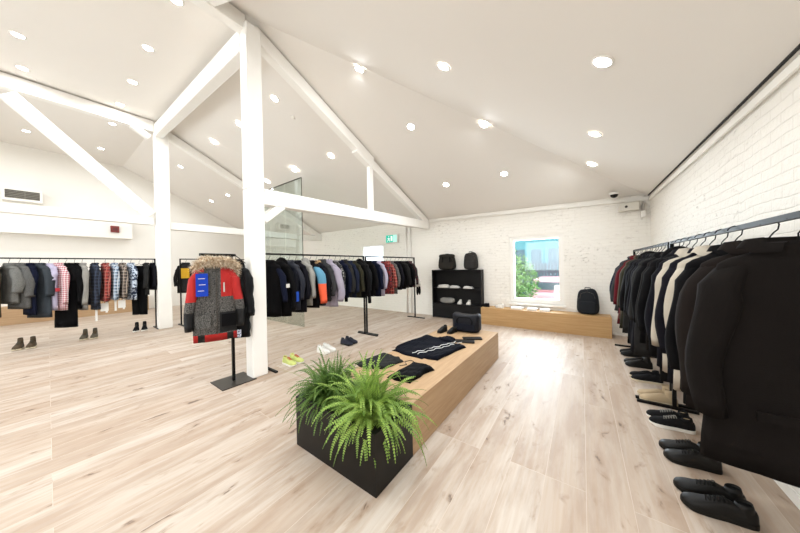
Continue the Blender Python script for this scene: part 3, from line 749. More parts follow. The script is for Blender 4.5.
# --- rail behind the near post (from the post outwards)
MR = 'the middle rail'; MRG = 'garments on the middle rail'
mid = [
 ('jacket', 'black jacket with navy sleeve badge', 'jacket', dict(body=K, sleeve=NV, L=.88, splay=0.12, trim=[('armpatch', WHT, -.42, -.36, 'small white sleeve emblem')])),
 ('jacket', 'black jacket with bright blue tag', 'jacket', dict(body=K, L=.90, splay=0.11, sl=.7, collar='hood', trim=[('armpatch', fabric('#2a4fae'), -.66, -.50, 'blue and white swing tag')])),
 ('jacket', 'dark navy shell jacket', 'jacket', dict(body=KNV, L=.82, splay=0.10)),
 ('jacket', 'black fleece jacket', 'jacket', dict(body=K2, L=.88, splay=0.09)),
 ('hoodie', 'pale grey hoodie', 'hoodie', dict(body=LG, L=.78, splay=0.07, collar='hood')),
 ('jacket', 'dark jacket with blue orange sleeve', 'jacket', dict(body=K, sleeve='BO', L=.84, splay=.17, sr=.095, sl=.66)),
 ('jacket', 'black jacket with tan collar', 'jacket', dict(body=K2, L=.82, splay=0.11, cmat=TAN)),
 ('jacket', 'slate grey padded jacket', 'jacket', dict(body=DG, L=.76, splay=0.10, quilt=True, collar='stand')),
 ('puffer_jacket', 'lilac grey puffer jacket', 'jacket', dict(body=LIL, L=.88, splay=.15, quilt=True, collar='stand', sr=.10, sl=.68)),
 ('jacket', 'black and white flower print jacket', 'jacket', dict(body=P_FLOR, L=.66, splay=0.09)),
 ('jacket', 'dark navy zip jacket', 'jacket', dict(body=NV, L=.74, splay=0.09)),
 ('jacket', 'charcoal bomber jacket', 'jacket', dict(body=CH, L=.74, splay=0.10, collar='stand')),
 ('jacket', 'dark denim blue jacket', 'jacket', dict(body=NV2, L=.76, splay=0.10)),
 ('jacket', 'dark olive jacket', 'jacket', dict(body=OL, L=.78, splay=0.10)),
 ('coat', 'black long sleeved coat', 'coat', dict(body=K, L=.80, splay=0.13, sl=.82, collar='hood')),
 ('jacket', 'black smooth jacket', 'jacket', dict(body=KS, L=.78, splay=0.09)),
 ('jacket', 'black cotton jacket just past the upright', 'jacket', dict(body=K, L=.80, splay=0.09)),
 ('shirt', 'dark navy shirt', 'shirt', dict(body=NV, L=.82, splay=0.09)),
 ('shirt', 'pale lavender shirt', 'shirt', dict(body=LAV, L=.83, splay=0.09)),
 ('shirt', 'dark red patterned shirt', 'shirt', dict(body=P_RK, L=.80, splay=0.09)),
 ('shirt', 'red and black checked shirt', 'shirt', dict(body=P_RED, L=.82, splay=0.10)),
 ('shirt', 'grey fine checked shirt', 'shirt', dict(body=P_GR, L=.83, splay=0.10)),
 ('jacket', 'black zip top', 'jacket', dict(body=K2, L=.74, splay=0.09)),
 ('jacket', 'black sweatshirt', 'jacket', dict(body=K, L=.74, splay=0.10)),
 ('jacket', 'black knit jumper', 'jumper', dict(body=CH, L=.72, splay=0.09)),
 ('jacket', 'black track jacket', 'jacket', dict(body=K, L=.72, splay=0.09)),
 ('jacket', 'dull red printed jacket', 'jacket', dict(body=P_RP, L=.72, splay=0.10)),
]
ysm = [2.08, 2.25, 2.41, 2.55, 2.68, 2.83, 2.97, 3.10, 3.26, 3.41, 3.54, 3.66, 3.79, 3.92, 4.06, 4.19] + [4.38+.175*i for i in range(11)]
MBO = NT('blue_orange_sleeve'); _z = MBO.sep(MBO.obj())[2]
MBO.base(MBO.mix(MBO.math('LESS_THAN', _z, -.40), lin('#4f86a0'), lin('#e0552d'))); MBO.rough(.7)
for it in mid:
    if it[3].get('sleeve') == 'BO': it[3]['sleeve'] = MBO.m
hang(mid, ysm, -4.08, ZM, MR, MRG, 200, .015, [.42, .40, .36, .3, .25, .18, .2, .2] + [random.Random(i).uniform(-.05, .2) for i in range(20)], end='the post end')
# gloves hanging at the far end
t = thing('gloves', 'pair of black gloves with white cuffs hanging at the shelf end of the rail', 'gloves', (-3.88, 6.30, 1.0))
for s in (-1, 1):
    bm = bmesh.new(); rr = []
    for z, a in ((0, .035), (-.08, .04), (-.16, .05), (-.24, .045), (-.30, .02)): rr.append([bm.verts.new((a*math.cos(2*PI*j/10)*.6, s*.06+a*math.sin(2*PI*j/10), z)) for j in range(10)])
    loft(bm, rr); recalc(bm); mesh_obj('glove', bm, K, t, True)
    bm = bmesh.new(); tube(bm, [(0, s*.06, -.06), (0, s*.06, .10)], .038, 10); mesh_obj('cuff', bm, WHT, t, True)
bm = bmesh.new(); tube(bm, [(0, -.06, .1), (-.17, 0, .77), (0, .06, .1)], .004, 5); mesh_obj('loop', bm, MBLK, t)

# --- rail by the far vented wall (from the post towards the picture edge)
LR = 'the far wall rail'; LRG = 'garments on the far rail'
left = [
 ('jacket', 'dark jacket against the post', 'jacket', dict(body=K2, L=.70, splay=.05)),
 ('jacket', 'charcoal sports jacket', 'jacket', dict(body=CH, L=.82, splay=.06)),
 ('trousers', 'long black trousers', 'trousers', dict(body=K, L=1.28, w=.2)),
 ('shirt', 'blue and white leaf print shirt', 'shirt', dict(body=P_BW, L=.92, splay=.05)),
 ('shirt', 'brown checked shirt', 'shirt', dict(body=P_BRN, L=.86, splay=.05, sl=.78, trim=[('sidetag', MWHT, -.10, 'white price tag'), ('drop', MWHT, .05)])),
 ('shirt', 'blue and white checked shirt', 'shirt', dict(body=P_BLUE, L=.88, splay=.05, sl=.8, trim=[('drop', MWHT, .05)])),
 ('shirt', 'red checked shirt', 'shirt', dict(body=P_RED, L=.90, splay=.05, sl=.82, trim=[('sidetag', MWHT, -.10, 'white price tag'), ('drop', MWHT, .05)])),
 ('shirt', 'dark navy checked shirt', 'shirt', dict(body=P_NV, L=1.08, splay=.05, sl=.9, trim=[('drop', MWHT, .05)])),
 ('shirt', 'light grey cotton shirt', 'shirt', dict(body=LG, L=1.06, splay=.05, sl=.85)),
 ('jacket', 'black jacket hung open', 'jacket', dict(body=K, L=1.02, splay=.06, sl=.82)),
 ('dress', 'long plain black dress', 'dress', dict(body=K, L=1.42, splay=.03, sl=.3, flare=.05)),
 ('shirt', 'pink and white checked shirt', 'shirt', dict(body=P_PINK, L=1.02, splay=.06, sl=.8)),
 ('t_shirt', 'pale lilac t-shirt with red print', 't-shirt', dict(body=PALE, L=1.0, splay=.04, sl=.28, collar='none', trim=[('armpatch', fabric('#b8414a'), -.60, -.52, 'red print')])),
 ('dress', 'dark slate shirt dress', 'dress', dict(body=fabric('#3c4146'), L=1.14, splay=.10, sl=.60, flare=.25, sr=.09)),
 ('shirt', 'dark navy shirt', 'shirt', dict(body=NV, L=1.06, splay=.05)),
 ('coat', 'mid grey flecked coat', 'coat', dict(body=MG, L=.92, splay=.10, sl=.60, sr=.1, flare=.1)),
 ('coat', 'grey wool poncho coat', 'coat', dict(body=fabric('#6b6a66', speck=.15), L=.80, splay=.12, sl=.5, sr=.1)),
 ('jacket', 'beige brown jacket', 'jacket', dict(body=GB, L=1.05, splay=.06)),
]
ysl = [1.66, 1.53, 1.40, 1.25, 1.10, .965, .82, .655, .47, .36, .24, .14, .02, -.10, -.22, -.34, -.455, -.62]
rz = [.1, -.1, .7, .25, .15, .1, .1, .15, .2, .35, .75, .45, .4, .6, .3, .6, .5, .2]
hang(left, ysl, -9.42, ZL, LR, LRG, 300, .01, rz, end='the post end')

# --- distant rail between the posts
DR = 'the distant rail'
dist = [('jacket', 'dark jacket with yellow chest panel', 'jacket', dict(body=CH, L=.84, splay=.06, trim=[('patch', fabric('#c79a2d'), -.10, .12, -.42, -.14, 'yellow printed panel')])),
        ('jacket', 'charcoal jacket', 'jacket', dict(body=DG, L=.84, splay=.06)), ('jacket', 'black jacket', 'jacket', dict(body=K, L=.8, splay=.06)),
        ('shirt', 'navy shirt', 'shirt', dict(body=NV, L=.8)), ('jacket', 'dark brown jacket', 'jacket', dict(body=BR, L=.8)),
        ('shirt', 'grey shirt seen past the parka hood', 'shirt', dict(body=MG, L=.84)), ('shirt', 'pale grey shirt beside the near post', 'shirt', dict(body=LG, L=.9))]
hang(dist, [2.31, 2.6, 2.84, 3.1, 3.4, 3.9, 4.15], -9.2, ZL, DR, 'garments on the distant rail', 400, .01, [.9, .8, .4, .2, .2, .1, .1], end='the post end')

# --- parka and vest on the stand
def parka_mat():
    t = NT('parka_panels'); x, y, z = t.sep(t.obj())
    n = t.noise(t.obj(), 130, 2)
    tweed = t.mix(t.ramp(n, (.42, 0.), (.58, 1.)), lin('#0c0c0c'), lin('#66625d'))
    red = lin('#a81a16'); blk = lin('#0d0c0c')
    c = tweed
    # red yoke over one shoulder and both shoulders, red hem panels
    yoke = t.math('MULTIPLY', t.math('GREATER_THAN', z, -.42), t.math('GREATER_THAN', x, .06))
    sho = t.math('MULTIPLY', t.math('GREATER_THAN', z, -.10), t.math('GREATER_THAN', t.math('ABSOLUTE', x), .11))
    hem = t.math('LESS_THAN', z, -.89)
    hemc = t.math('MULTIPLY', hem, t.math('LESS_THAN', t.math('ABSOLUTE', t.math('ADD', t.math('ABSOLUTE', x), -.15)), .035))
    blkp = t.math('MULTIPLY', t.math('MULTIPLY', t.math('GREATER_THAN', x, .04), t.math('LESS_THAN', z, -.62)), t.math('GREATER_THAN', z, -.88))
    c = t.mix(blkp, c, blk)
    c = t.mix(t.math('MAXIMUM', yoke, sho), c, red); c = t.mix(hem, c, red); c = t.mix(hemc, c, blk)
    t.base(c); t.rough(.85); t.bump(t.noise(t.mapping(t.obj(), (1, 1, .4)), 14, 2), .5, .03); return t.m
def parka_sleeve():
    t = NT('parka_sleeve'); x, y, z = t.sep(t.obj()); n = t.noise(t.obj(), 130, 2)
    tweed = t.mix(t.ramp(n, (.42, 0.), (.58, 1.)), lin('#0c0c0c'), lin('#66625d'))
    c = t.mix(t.math('GREATER_THAN', z, -.47), tweed, lin('#a81a16')); c = t.mix(t.math('LESS_THAN', z, -.60), c, lin('#0d0c0c'))
    t.base(c); t.rough(.85); t.bump(t.noise(t.mapping(t.obj(), (1, 1, .4)), 14, 2), .5, .03); return t.m
PRZ = math.radians(71)
pz = 1.625
park = garment('parka', 'red and grey hooded parka with fur trim hanging on the stand', 'coat', (-3.86, 1.265, pz), PRZ, None, body=parka_mat(), sleeve=parka_sleeve(), L=.98, sw=.225, hd=.085, sl=.74, splay=.075, sr=.088, flare=.04, collar='hood', cmat=CH, seed=11, neck=.09)
f = -.103
strip((-.19, -.07, f-.02, f-.014, -.40, -.12), fabric('#1c3fae', .5), 'swing_tag', park, 'blue swing tag with pale printing')
bm = bmesh.new()
for k, (x0, x1) in enumerate(((-.165, -.10), (-.16, -.095), (-.17, -.11))): box(bm, x0, x1, f-.022, f-.02, -.185-k*.075, -.178-k*.075)
mesh_obj('tag_printing', bm, WHT, park)
strip((.01, .016, f-.004, f+.01, -.9, -.06), MBRZ, 'zip', park)
strip((.085, .10, f-.008, f+.01, -.36, -.24), MGREY, 'pocket_zip', park)
strip((.06, .21, f-.012, f, -.80, -.64), K, 'pocket', park, 'black hip pocket')
strip((-.2, -.05, f-.004, f, -.80, -.64), fabric('#3b3936', speck=.4), 'pocket', park)
def fur(name, parent, path, rad, n, ln, mat, seed):
    rnd = random.Random(seed); bm = bmesh.new()
    for _ in range(n):
        k = rnd.random()*(len(path)-1); i = int(k); p = path[i].lerp(path[min(i+1, len(path)-1)], k-i)
        d = Vector((rnd.gauss(0, 1), rnd.gauss(0, 1), rnd.gauss(0, 1))).normalized()
        a = p + d*rad*rnd.uniform(.3, .9); tip = p + d*(rad+ln*rnd.uniform(.4, 1)) + Vector((0, 0, -.014)); s = d.cross(Vector((rnd.gauss(0, 1), rnd.gauss(0, 1), 1))).normalized()*.0045
        bm.faces.new([bm.verts.new(a-s), bm.verts.new(a+s), bm.verts.new(tip)])
    for i in range(len(path)-1): tube(bm, [path[i], path[i+1]], rad*.75, 8)
    o = mesh_obj(name, bm, mat, parent); return o
MFUR = NT('fur'); MFUR.base(MFUR.mix(MFUR.ramp(MFUR.noise(MFUR.obj(), 38, 3), (.4, 0.), (.62, 1.)), lin('#a98d6c'), lin('#f0e2cc'))); MFUR.rough(.8)
path = [Vector(p) for p in ((-.22, .02, -.07), (-.18, -.05, .0), (-.10, -.09, .05), (0, -.10, .035), (.10, -.095, .035), (.18, -.07, .03), (.25, .0, -.02), (.25, .03, -.10), (.21, .0, -.16))]
fur('fur_trim', park, [Vector((p.x*.88, p.y, p.z)) for p in path], .045, 3600, .065, MFUR.m, 5)['label'] = 'tan fur hood trim'
hanger('black hanger carrying the red parka on the stand', (-3.94, 1.29, 1.61), PRZ, None)
vest = garment('puffer_jacket', 'black padded jacket hanging behind the red parka on the stand', 'jacket', (-3.90, 1.50, 1.62), .66, None, body=KS, L=1.0, sw=.21, hd=.07, sl=.62, splay=.05, sr=.075, quilt=True, collar='hood', cmat=K, seed=12)
strip((-.02, .14, -.11, -.10, -.98, -.88), blotch('label', '#c7cad6', '#3a3f55', 60), 'printed_label', vest, 'pale printed label at the hem')
hanger('black hanger carrying the black padded jacket on the stand', (-3.90, 1.50, 1.615), .66, None)

# ------------------------------------------------------------------ shoes
def shoe(label, loc, rz, mats, group, kind='sneaker', L=.30, laces=True, name=None):
    """toe towards +x, heel at origin"""
    up, sole, lin_, lac = mats
    t = thing(name or ('boot' if kind == 'boot' else 'shoe'), label, 'boot' if kind == 'boot' else 'shoe', loc, rz, group)
    def hw(k):
        if kind == 'dress': return lerp(k, [0, .04, .15, .4, .62, .8, .92, .98, 1], [.006, .022, .032, .030, .042, .038, .026, .014, .004])
        return lerp(k, [0, .03, .12, .4, .66, .82, .93, .98, 1], [.012, .028, .038, .038, .051, .052, .043, .028, .010])
    st = .028 if kind != 'dress' else .016
    ks = [0, .02, .05, .1, .18, .28, .4, .5, .6, .7, .8, .88, .94, .98, 1]
    bm = bmesh.new(); lo = [(k*L, hw(k)+.003) for k in ks]
    ring = [(x, w) for x, w in lo] + [(x, -w) for x, w in reversed(lo)]
    rings = [[bm.verts.new((x, w, z + (.012 if x > .9*L and z < .01 else 0))) for x, w in ring] for z in (0.0, st)]
    loft(bm, rings); recalc(bm); mesh_obj('sole', bm, sole, t)
    hi = .105 if kind != 'boot' else .12
    bm = bmesh.new(); rings = []
    for k in ks:
        h = lerp(k, [0, .03, .3, .42, .55, .7, .85, .95, 1], [.07, .095, .095, .110, .092, .074, .064, .052, .034]) + (st-.02)
        w = hw(k); row = []
        for j in range(13):
            a = PI*j/12; cx, cz = math.cos(a), math.sin(a)
            row.append(bm.verts.new((k*L, w*math.copysign(abs(cx)**.8, cx), st-.004 + (h-st)*abs(cz)**.75)))
        rings.append(row)
    for a, b in zip(rings, rings[1:]):
        for j in range(12): bm.faces.new((a[j], a[j+1], b[j+1], b[j]))
    bm.faces.new(rings[0]); bm.faces.new(rings[-1][::-1])
    # collar / shaft
    top = {'boot': .165, 'sneaker': .122, 'dress': .10}[kind]
    rr = []
    for i, z in enumerate((.05, .075, top*.8, top, top-.012)):
        f = 1 - (.12*i if i < 4 else .44)
        cxx = L*.165 if kind != 'boot' else L*(.17+.012*i)
        lift = .010
        rr.append([bm.verts.new((cxx + L*.165*f*math.cos(2*PI*j/16), .036*(1-(.06*i if i < 4 else .4))*math.sin(2*PI*j/16), z + (lift*math.cos(2*PI*j/16)*(-.6) if i > 1 else 0))) for j in range(16)])
    loft(bm, rr, False); recalc(bm); upper = mesh_obj('upper', bm, up, t, True)
    bm = bmesh.new(); v = [bm.verts.new((rr_x, rr_y, top-.016)) for rr_x, rr_y in ((L*.17 + L*.11*math.cos(2*PI*j/14), .026*math.sin(2*PI*j/14)) for j in range(14))]; bm.faces.new(v)
    mesh_obj('lining', bm, lin_, upper)
    if laces:
        bm = bmesh.new()
        for i in range(5):
            k = .40 + i*.055; h = lerp(k, [.42, .55, .7], [.110, .092, .074]) + st-.02
            tube(bm, [(k*L, -.024, h-.012), (k*L+.004, 0, h+.003), (k*L, .024, h-.012)], .0032, 5)
            tube(bm, [(k*L, -.024, h-.012), (k*L+.014, .0, h+.004), (k*L+.016, .024, h-.014)], .0026, 5)
        if kind == 'boot':
            for i in range(3): z = .10+i*.018; tube(bm, [(L*.32-i*.004, -.02, z), (L*.345-i*.004, 0, z+.002), (L*.32-i*.004, .02, z)], .003, 5)
        mesh_obj('laces', bm, lac, upper, True)
    return t
LK = plain('black_leather', '#141210', .5, var=.12, nscale=20, bump=.3); LK2 = plain('soft_black_leather', '#1b1815', .42, var=.12, nscale=20, bump=.3); SUB = plain('black_suede', '#0f0e0f', .9, bump=.4)
BEI = plain('beige_suede', '#b39d7d', .9, var=.06, bump=.4); BRN = plain('brown_suede', '#4f3f2a', .85, var=.15, nscale=20, bump=.4); OLV = plain('olive_leather', '#4a4231', .7, var=.15, bump=.4)
LINB = plain('dark_lining', '#0a0908', .9); STUD = plain('studded', '#8f8a80', .5); CREAM = plain('cream_rubber', '#cdbfa4', .7)
YEL = plain('lime_mesh', '#c8d07a', .8, bump=.3); REDS = plain('red_mesh', '#c6402f', .7); NVS = plain('navy_mesh', '#171b2b', .8, bump=.3); WHS = plain('white_mesh', '#e6e2da', .7, bump=.3)
def pair(desc, ctx, heel, rz, gap, mats, kind='sneaker', L=.30, laces=True, group=None, la=('nearer', 'farther'), tall=1):
    d = Vector((-math.sin(rz), math.cos(rz), 0))
    for s, w in ((-.5, la[0]), (.5, la[1])):
        p = Vector(heel) + d*gap*s
        shoe('%s, %s of the pair %s' % (desc, w, ctx), (p.x, p.y, p.z), rz + s*.06, mats, group, kind, L, laces).scale = (1, 1.15 if tall > 1 else 1, tall)
RS = 'shoes under the side wall rail'
N_F = ('farther', 'nearer')
pair('black leather sneaker', 'closest to the camera', (.80, 2.43, 0), PI+.02, .125, (LK, MRUBK, LINB, MRUBK), group=RS, la=N_F, L=.31)
pair('black leather sneaker', 'second from the camera', (.80, 2.90, 0), PI+.02, .12, (LK2, MRUBK, LINB, MRUBK), group=RS, la=N_F)
pair('black studded sneaker with white sole', 'below the cream coats', (.80, 3.42, 0), PI, .115, (SUB, MRUB, BEI, STUD), group=RS, la=N_F)
pair('beige suede ankle boot', 'beside the rail foot', (.80, 3.93, 0), PI, .115, (BEI, CREAM, BEI, BEI), 'boot', group=RS, laces=False, la=N_F)
pair('black shoe with pale sole', 'beyond the beige boots', (.80, 4.52, 0), PI, .115, (SUB, CREAM, LINB, MRUBK), group=RS, laces=False, la=N_F)
pair('shiny black chelsea boot', 'sixth from the camera', (.80, 5.10, 0), PI, .115, (LK2, MRUBK, LINB, MRUBK), 'boot', group=RS, laces=False, la=N_F)
pair('black leather boot', 'nearest the window bench', (.80, 5.62, 0), PI, .115, (LK, MRUBK, LINB, MRUBK), 'boot', group=RS, laces=False, la=N_F)
MS = 'shoes beside the middle rail'
pair('lime running shoe with red heel', 'beside the near post', (-4.0, 2.30, 0), .1, .13, (YEL, MRUB, REDS, REDS), group=MS)
pair('white running shoe', 'between the lime and navy pairs', (-4.0, 2.96, 0), .1, .13, (WHS, MRUB, MGREY, WHS), group=MS)
pair('dark navy sneaker', 'beside the rail foot bar', (-4.0, 3.52, 0), .1, .13, (NVS, MRUBK, LINB, NVS), group=MS)
FS = 'boots under the far rail'
pair('olive and brown lace boot', 'nearest the picture edge', (-9.47, -.26, 0), -.22, .15, (BRN, CREAM, LINB, OLV), 'boot', L=.26, group=FS, tall=1.35)
pair('dark brown lace boot', 'below the dark checked shirt', (-9.47, .58, 0), -.22, .145, (OLV, CREAM, LINB, BRN), 'boot', L=.26, group=FS, tall=1.35)
pair('black low boot', 'near the distant post', (-9.47, 1.42, 0), -.22, .14, (SUB, MRUB, LINB, MRUBK), 'boot', L=.26, group=FS, tall=1.35)

# ------------------------------------------------------------------ ferns
def fern(label, loc, n, ln, mat, seed, droop=1.0, leaf=.028, erect=.9, pairs=20):
    rnd = random.Random(seed); t = thing('fern', label, 'plant', loc)
    bm = bmesh.new(); bs = bmesh.new()
    for i in range(n):
        az = rnd.uniform(0, 2*PI); el = rnd.uniform(.25, 1.45)*erect; L = ln*rnd.uniform(.65, 1.1)
        d = Vector((math.cos(az)*math.cos(el), math.sin(az)*math.cos(el), math.sin(el)))
        p = Vector((rnd.uniform(-.10, .10), rnd.uniform(-.07, .07), 0)); pts = [p.copy()]
        m = pairs; g = droop*rnd.uniform(.5, 1.4)
        for k in range(m):
            d = (d + Vector((rnd.gauss(0, .02), rnd.gauss(0, .02), -g*.075*(k/m)**.7*2))).normalized(); p = p + d*L/m; pts.append(p.copy())
        tube(bs, pts[::3]+[pts[-1]], .0016, 3, False)
        tw = rnd.uniform(-.6, .6)
        for k in range(2, m+1):
            q = pts[k]; dd = (pts[k]-pts[k-1]).normalized(); s = dd.cross(Vector((0, 0, 1)))
            s = s.normalized() if s.length > .05 else Vector((1, 0, 0))
            u = s.cross(dd); s = s*math.cos(tw)+u*math.sin(tw); u = s.cross(dd)
            w = leaf*math.sin(PI*min(1, .15+.85*(k/m)**.8))**.7*(1.05-.55*k/m)+.004
            for sg in (-1, 1):
                tip = q + s*sg*w + dd*w*.55 - u*w*.15*rnd.uniform(-.5, 1.6)
                mid = q + s*sg*w*.5 + dd*w*.12 + u*w*.12
                b0, b1 = q - dd*L/m*.36, q + dd*L/m*.36
                v = [bm.verts.new(c) for c in (b0, mid - dd*L/m*.34, tip, mid + dd*L/m*.40, b1)]
                bm.faces.new(v)
    mesh_obj('fronds', bm, mat, t); mesh_obj('stems', bs, plain('fern_stem', '#5d7a35', .7), t)
    return t
def leafmat(name, a, b):
    t = NT(name); c = t.mix(t.ramp(t.noise(t.obj(), 11, 3), (.35, 0.), (.65, 1.)), lin(a), lin(b)); t.base(c); t.rough(.55)
    t.b.inputs['Subsurface Weight'].default_value = 0
    tl = t.n('ShaderNodeBsdfTranslucent'); t.l(c, tl.inputs[0]); mx = t.n('ShaderNodeMixShader'); mx.inputs[0].default_value = .3
    t.l(t.b.outputs[0], mx.inputs[1]); t.l(tl.outputs[0], mx.inputs[2]); t.l(mx.outputs[0], t.t.nodes['Material Output'].inputs[0]); return t.m
fern('bright green sword fern in the planter corner nearest the camera', (-1.37, 1.47, .38), 210, .47, leafmat('fern_light', '#6d9038', '#a3bd58'), 21, .95, .028, 1.0, 26)
fern('darker fine leaved fern at the far side of the planter', (-1.83, 1.47, .38), 300, .40, leafmat('fern_dark', '#3a5a22', '#6d8c3a'), 22, 1.0, .021, 1.0, 24)
# thin arching grass blades of the darker plant
rnd = random.Random(5)
t = thing('grass_plant', 'thin arching grass blades growing among the darker fern', 'plant', (-1.86, 1.5, .37))
bm = bmesh.new()
for i in range(70):
    az = rnd.uniform(0, 2*PI); el = rnd.uniform(.5, 1.4); L = rnd.uniform(.25, .52); d = Vector((math.cos(az)*math.cos(el), math.sin(az)*math.cos(el), math.sin(el))); p = Vector((rnd.uniform(-.12, .12), rnd.uniform(-.08, .08), 0))
    s = d.cross(Vector((0, 0, 1))).normalized(); prev = None
    for k in range(11):
        w = .0045*(1-k/10.5); a, b = bm.verts.new(p-s*w), bm.verts.new(p+s*w)
        if prev: bm.faces.new((prev[0], prev[1], b, a))
        prev = (a, b); d = (d+Vector((0, 0, -.17*(k/10)))).normalized(); p = p + d*L/10
mesh_obj('blades', bm, leafmat('grass_leaf', '#4d6e2c', '#7c9a45'), t)

# ------------------------------------------------------------------ goods on the plinth
ZP = .426
def slab(name, outline, h, mat, parent, seed, n=34, wr=.012, loc=None):
    """soft folded cloth: height field over an outline given by f(u,v)->(x,y)"""
    rnd = random.Random(seed); ph = [rnd.uniform(0, 6.28) for _ in range(6)]; bm = bmesh.new(); g = []
    for i in range(n+1):
        row = []
        for j in range(n+1):
            u, v = i/n*2-1, j/n*2-1; x, y = outline(u, v)
            e = (1-abs(u)**9)*(1-abs(v)**9)
            z = h*(1-(1-e)**3)*(.8+.2*math.sin(u*2+ph[3])) + e*wr*.7*(math.sin(u*5+v*3+ph[0])*.5 + math.sin(v*9-u*4+ph[1])*.3 + math.sin(u*13+v*7+ph[2])*.22)
            row.append(bm.verts.new((x, y, max(0, z))))
        g.append(row)
    for i in range(n):
        for j in range(n): bm.faces.new((g[i][j], g[i+1][j], g[i+1][j+1], g[i][j+1]))
    bm.faces.new([g[i][0] for i in range(n, -1, -1)] + [g[0][j] for j in range(1, n+1)] + [g[i][n] for i in range(1, n+1)] + [g[n][j] for j in range(n-1, 0, -1)])
    recalc(bm); return mesh_obj(name, bm, mat, parent, True, loc)
def quad(c0, c1, c2, c3, wob=.0):
    def f(u, v):
        a, b = (u+1)/2, (v+1)/2
        p = Vector(c0)*(1-a)*(1-b)+Vector(c1)*a*(1-b)+Vector(c2)*a*b+Vector(c3)*(1-a)*b
        w = wob*(math.sin(a*9+b*4)*.6+math.sin(b*11-a*3)*.4); return p.x+w, p.y+w*.7
    return f
CLN = fabric('#0f111a', .9, .35); CLG = fabric('#2b2b2a', .9, .35)
t = thing('hoodie', 'folded navy black hoodie with white piping on the plinth top', 'hoodie', (-1.70, 3.06, ZP))
slab('torso', quad((-.38, -.40), (.12, -.46), (.36, .26), (-.30, .50), .02), .028, CLN, t, 1)
slab('sleeve', quad((.10, -.42), (.30, -.40), (.40, .24), (.22, .30), .012), .042, CLN, t, 2)
slab('sleeve', quad((-.40, -.30), (-.22, -.40), (-.12, .42), (-.30, .46), .012), .042, CLN, t, 3)
slab('hood', quad((-.12, .34), (.20, .24), (.18, .42), (-.02, .50), .01), .06, CLN, t, 4)
bm = bmesh.new()
for off in (0, .07):
    pts = [(-.05+off+.014*math.sin(k*1.3+off*30)+(k*.010), -.40+k*.026, .030+.003*math.sin(k*.7)) for k in range(29)]
    tube(bm, pts, .0042, 5)
mesh_obj('piping', bm, MWHT, t, True)
t = thing('folded_trousers', 'folded charcoal trousers on the plinth behind the ferns', 'trousers', (-1.94, 2.28, ZP))
slab('leg', quad((-.22, -.22), (.02, -.26), (.10, .18), (-.14, .26), .012), .035, CLG, t, 5); slab('leg', quad((.0, -.26), (.18, -.14), (.22, .14), (.06, .20), .012), .04, CLG, t, 6)
t = thing('drawstring_pouch', 'black soft drawstring pouch on the plinth in front of the hoodie', 'pouch', (-1.48, 2.24, ZP))
slab('bag', quad((-.14, -.26), (.13, -.24), (.17, .16), (-.10, .22), .02), .05, fabric('#0c0c0f', .8, .8), t, 7)
bm = bmesh.new(); tube(bm, [(-.1, .2, .02), (-.18, .26, .006), (-.22, .18, .006), (-.15, .12, .006), (-.2, .05, .006)], .004, 5); mesh_obj('cord', bm, MBLK, t, True)
DS = (LK, MRUBK, LINB, MRUBK)
for i, (x, y, w) in enumerate(((-1.90, 3.86, 'one nearer the middle rail'), (-1.74, 3.90, 'one nearer the holdall'))):
    shoe('black slip-on shoe on the plinth behind the hoodie, %s' % w, (x, y+.12, ZP), -PI/2 - .2, DS, 'slip-on shoes on the plinth', 'dress', .25, False)
for i, (x, y, rz_, lab) in enumerate(((-1.40, 3.52, .35, 'flat black leather wallet case on the plinth nearest the hoodie'), (-1.36, 3.72, .55, 'flat black leather wallet case on the plinth nearest the holdall'))):
    t = thing('wallet_case', lab, 'wallet', (x, y, ZP), rz_); bm = bmesh.new(); box(bm, -.14, .14, -.055, .055, 0, .025); bevel(bm, .01, 2); mesh_obj('case', bm, LK2, t)
    bm = bmesh.new(); box(bm, -.14, .14, -.004, .004, .025, .028); mesh_obj('zip', bm, MBRZ, t)

def pillow_box(w, d, h, n=5.0, seg=28, rows=14, sag=None):
    bm = bmesh.new(); rings = []
    for i in range(rows+1):
        k = i/rows; zc = -math.cos(k*PI); zz = math.copysign(abs(zc)**.55, zc); r = max(.02, (1-abs(zz)**n)**(1/n)); ring = []
        for j in range(seg):
            th = 2*PI*j/seg; x, y = supell(w/2*r, d/2*r, th, 4.5); z = h/2*(1+zz)
            if sag: z = sag(x, y, z)
            ring.append(bm.verts.new((x, y, z)))
        rings.append(ring)
    loft(bm, rings); recalc(bm); return bm
t = thing('holdall', 'black navy holdall bag standing at the far end of the plinth', 'bag', (-1.60, 4.13, ZP), .05)
def sg(x, y, z):
    k = max(0, z/.31-.6)/.4
    return z + k*(abs(x)/.23)**3*.06 - k*.03
mesh_obj('body', pillow_box(.46, .24, .31, 6, sag=sg), fabric('#14151c', .6, .7, 0, .15), t, True)
boxo('front_pocket', (-.17, .17, -.145, -.125, .04, .15), fabric('#191b24', .6, .7), t, .008)
bm = bmesh.new(); tube(bm, [(-.19, .0, .305), (-.10, .0, .288), (.0, .0, .282), (.10, 0, .288), (.19, 0, .305)], .007, 6); mesh_obj('zip', bm, MBRZ, t, True)
for s in (-1, 1):
    bm = bmesh.new(); tube(bm, [(-.12, s*.125, .12), (-.13, s*.135, .20), (-.09, s*.12, .25), (.09, s*.12, .25), (.13, s*.135, .20), (.12, s*.125, .12)], .009, 6); mesh_obj('handle', bm, K, t, True)

